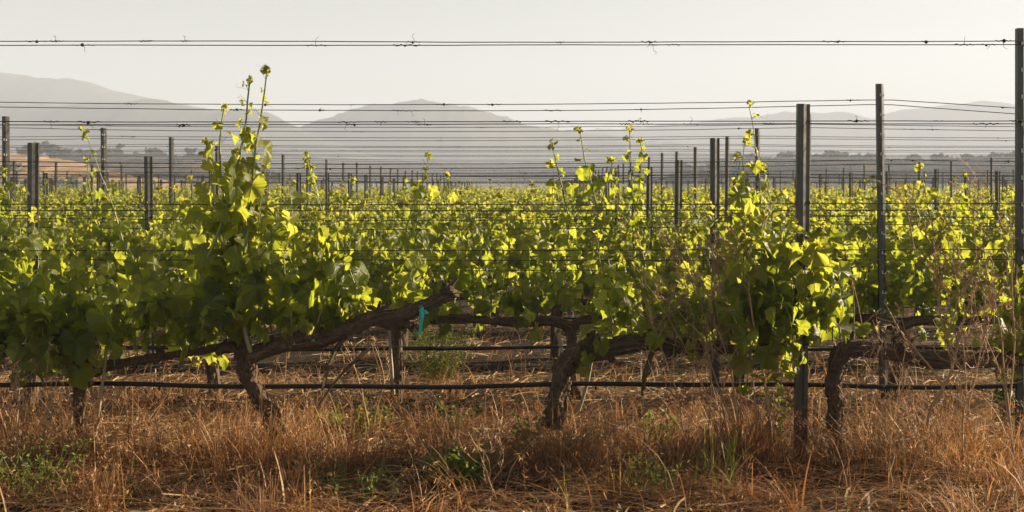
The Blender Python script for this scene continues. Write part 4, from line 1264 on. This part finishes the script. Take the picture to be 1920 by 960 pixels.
# ------------------------------------------------------------------ oaks on the far hills
def oak_meshes(seed):
    rng = np.random.default_rng(seed)
    c = MB()
    nc = 26
    cen = rng.normal(0, 1, (nc, 3)) * np.array([2.6, 2.6, 1.3]) + np.array([0, 0, 4.2])
    cen[:, 2] = np.clip(cen[:, 2], 1.6, 7)
    for ce in cen:
        n = 60; rad = rng.uniform(.8, 1.6)
        p = rng.normal(0, 1, (n, 3)); p /= np.linalg.norm(p, axis=1)[:, None]; p = p * rad * rng.uniform(.6, 1, n)[:, None] + ce
        put_leaves(c, p, (p - ce) + rng.normal(0, .6, (n, 3)), rng.normal(0, 1, (n, 3)), rng.uniform(.5, .95, n), np.zeros(n), 2, rng)
    t = MB()
    t.tube([(0, 0, -1), (.1, 0, 1.2), (.0, .1, 3.2)], [.42, .34, .22], 7, rough=.05, rng=rng)
    for _ in range(5):
        e = cen[rng.integers(0, nc)]
        t.tube([(.05, 0, 1.6 + rng.uniform(0, 1)), e * np.array([.5, .5, .75]), e], [.2, .14, .07], 5, cap=False)
    return t, c
M['oak'] = leaf_material("oak_leaf", [(0, (.028, .038, .018)), (1, (.055, .065, .03))], [(0, (.04, .055, .015)), (1, (.07, .08, .02))], .2, .2)
oaks = []
for k in range(3):
    t, c = oak_meshes(70 + k)
    root = thing("oak_tree", (0, 0, 0), "x", "tree")
    t.build("trunk", M['oakbark'], root); c.build("crown", M['oak'], root)
    oaks.append([root, False])
def ray_z(x, y, H=4000):
    """height of the tallest hill at x, y"""
    dg = bpy.context.evaluated_depsgraph_get()
    hit, loc, *_ = S.ray_cast(dg, Vector((x, y, 600)), Vector((0, 0, -1)))
    return loc.z if hit else -14
bpy.context.view_layer.update()
ro = np.random.default_rng(9)
spots = []
for x, d, sc in ((48, 384, .55), (95, 383, 1.05), (105, 338, 1.3), (66, 345, .5), (140, 335, .8), (172, 330, 1.3), (222, 322, .82), (20, 352, .5), (250, 318, .8)):
    spots.append((x, d, sc, "dark oak tree on the golden slope", "oak trees on the golden slope"))
for x in np.r_[np.linspace(110, 520, 34) + ro.normal(0, 5, 34)]:
    spots.append((x, 450 + ro.uniform(-30, 8), ro.uniform(.25, .62), "x", "oak trees on the hazy left ridge"))
for x in np.r_[np.linspace(1290, 1925, 125) + ro.normal(0, 5, 125)]:
    spots.append((x, 480 + ro.uniform(-50, 6), ro.uniform(.26, .72), "x", "oak trees on the hazy right ridge"))
for x in np.r_[np.linspace(975, 1160, 16) + ro.normal(0, 5, 16)]:
    spots.append((x, 800 + ro.uniform(-50, 10), ro.uniform(.5, 1.0), "x", "oak trees on the low middle ridge"))
gold_l = ["small dark oak high on the golden slope near the frame edge", "largest dark oak high on the golden slope", "broad dark oak halfway down the golden slope", "smallest dark bush on the golden slope", "dark oak lowest on the golden slope",
          "broad dark oak at the foot of the golden slope", "dark oak just past the end of the golden slope", "small dark bush at the frame edge of the golden slope", "far right dark oak past the golden slope"]
for k, (x, d, sc, lb, gr) in enumerate(spots):
    X_ = (x - 960) / F * d
    z = ray_z(X_, d)
    lab = gold_l[k] if k < 9 else {"oak trees on the hazy left ridge": "one of the hazy grey oaks along the ridge behind the golden slope", "oak trees on the hazy right ridge": "one of the hazy grey oaks along the ridge behind the tallest posts", "oak trees on the low middle ridge": "one of the hazy grey oaks on the low ridge in the middle"}[gr]
    q_ = oaks[k % 3]
    if not q_[1]:
        r_ = q_[0]; q_[1] = True
    else:
        r_ = q_[0].copy(); COL.objects.link(r_)
        for ch in q_[0].children:
            c_ = ch.copy(); COL.objects.link(c_); c_.parent = r_
    r_["label"] = lab; r_["group"] = gr
    r_.location = (float(X_), float(d), float(z) - .3 - .9 * sc); r_.scale = (sc * float(ro.uniform(.9, 1.3)), sc, sc * float(ro.uniform(.75, 1.05))); r_.rotation_euler = (0, 0, float(ro.uniform(0, 6)))

# ------------------------------------------------------------------ haze
hm = bpy.data.materials.new("evening_haze"); hm.use_nodes = True
ht = hm.node_tree; ht.nodes.clear()
ho = ht.nodes.new("ShaderNodeOutputMaterial"); hv = ht.nodes.new("ShaderNodeVolumePrincipled")
hv.inputs["Color"].default_value = (.50, .56, .72, 1); hv.inputs["Density"].default_value = HAZE_DENSITY; hv.inputs["Anisotropy"].default_value = .05
ht.links.new(hv.outputs[0], ho.inputs["Volume"])
h = MB(); h.box((0, 1290, 72), (4000, 2624, 178))
o = h.build("haze", hm)
tag(o, "pale evening haze lying over the valley and hills", None, kind="stuff")
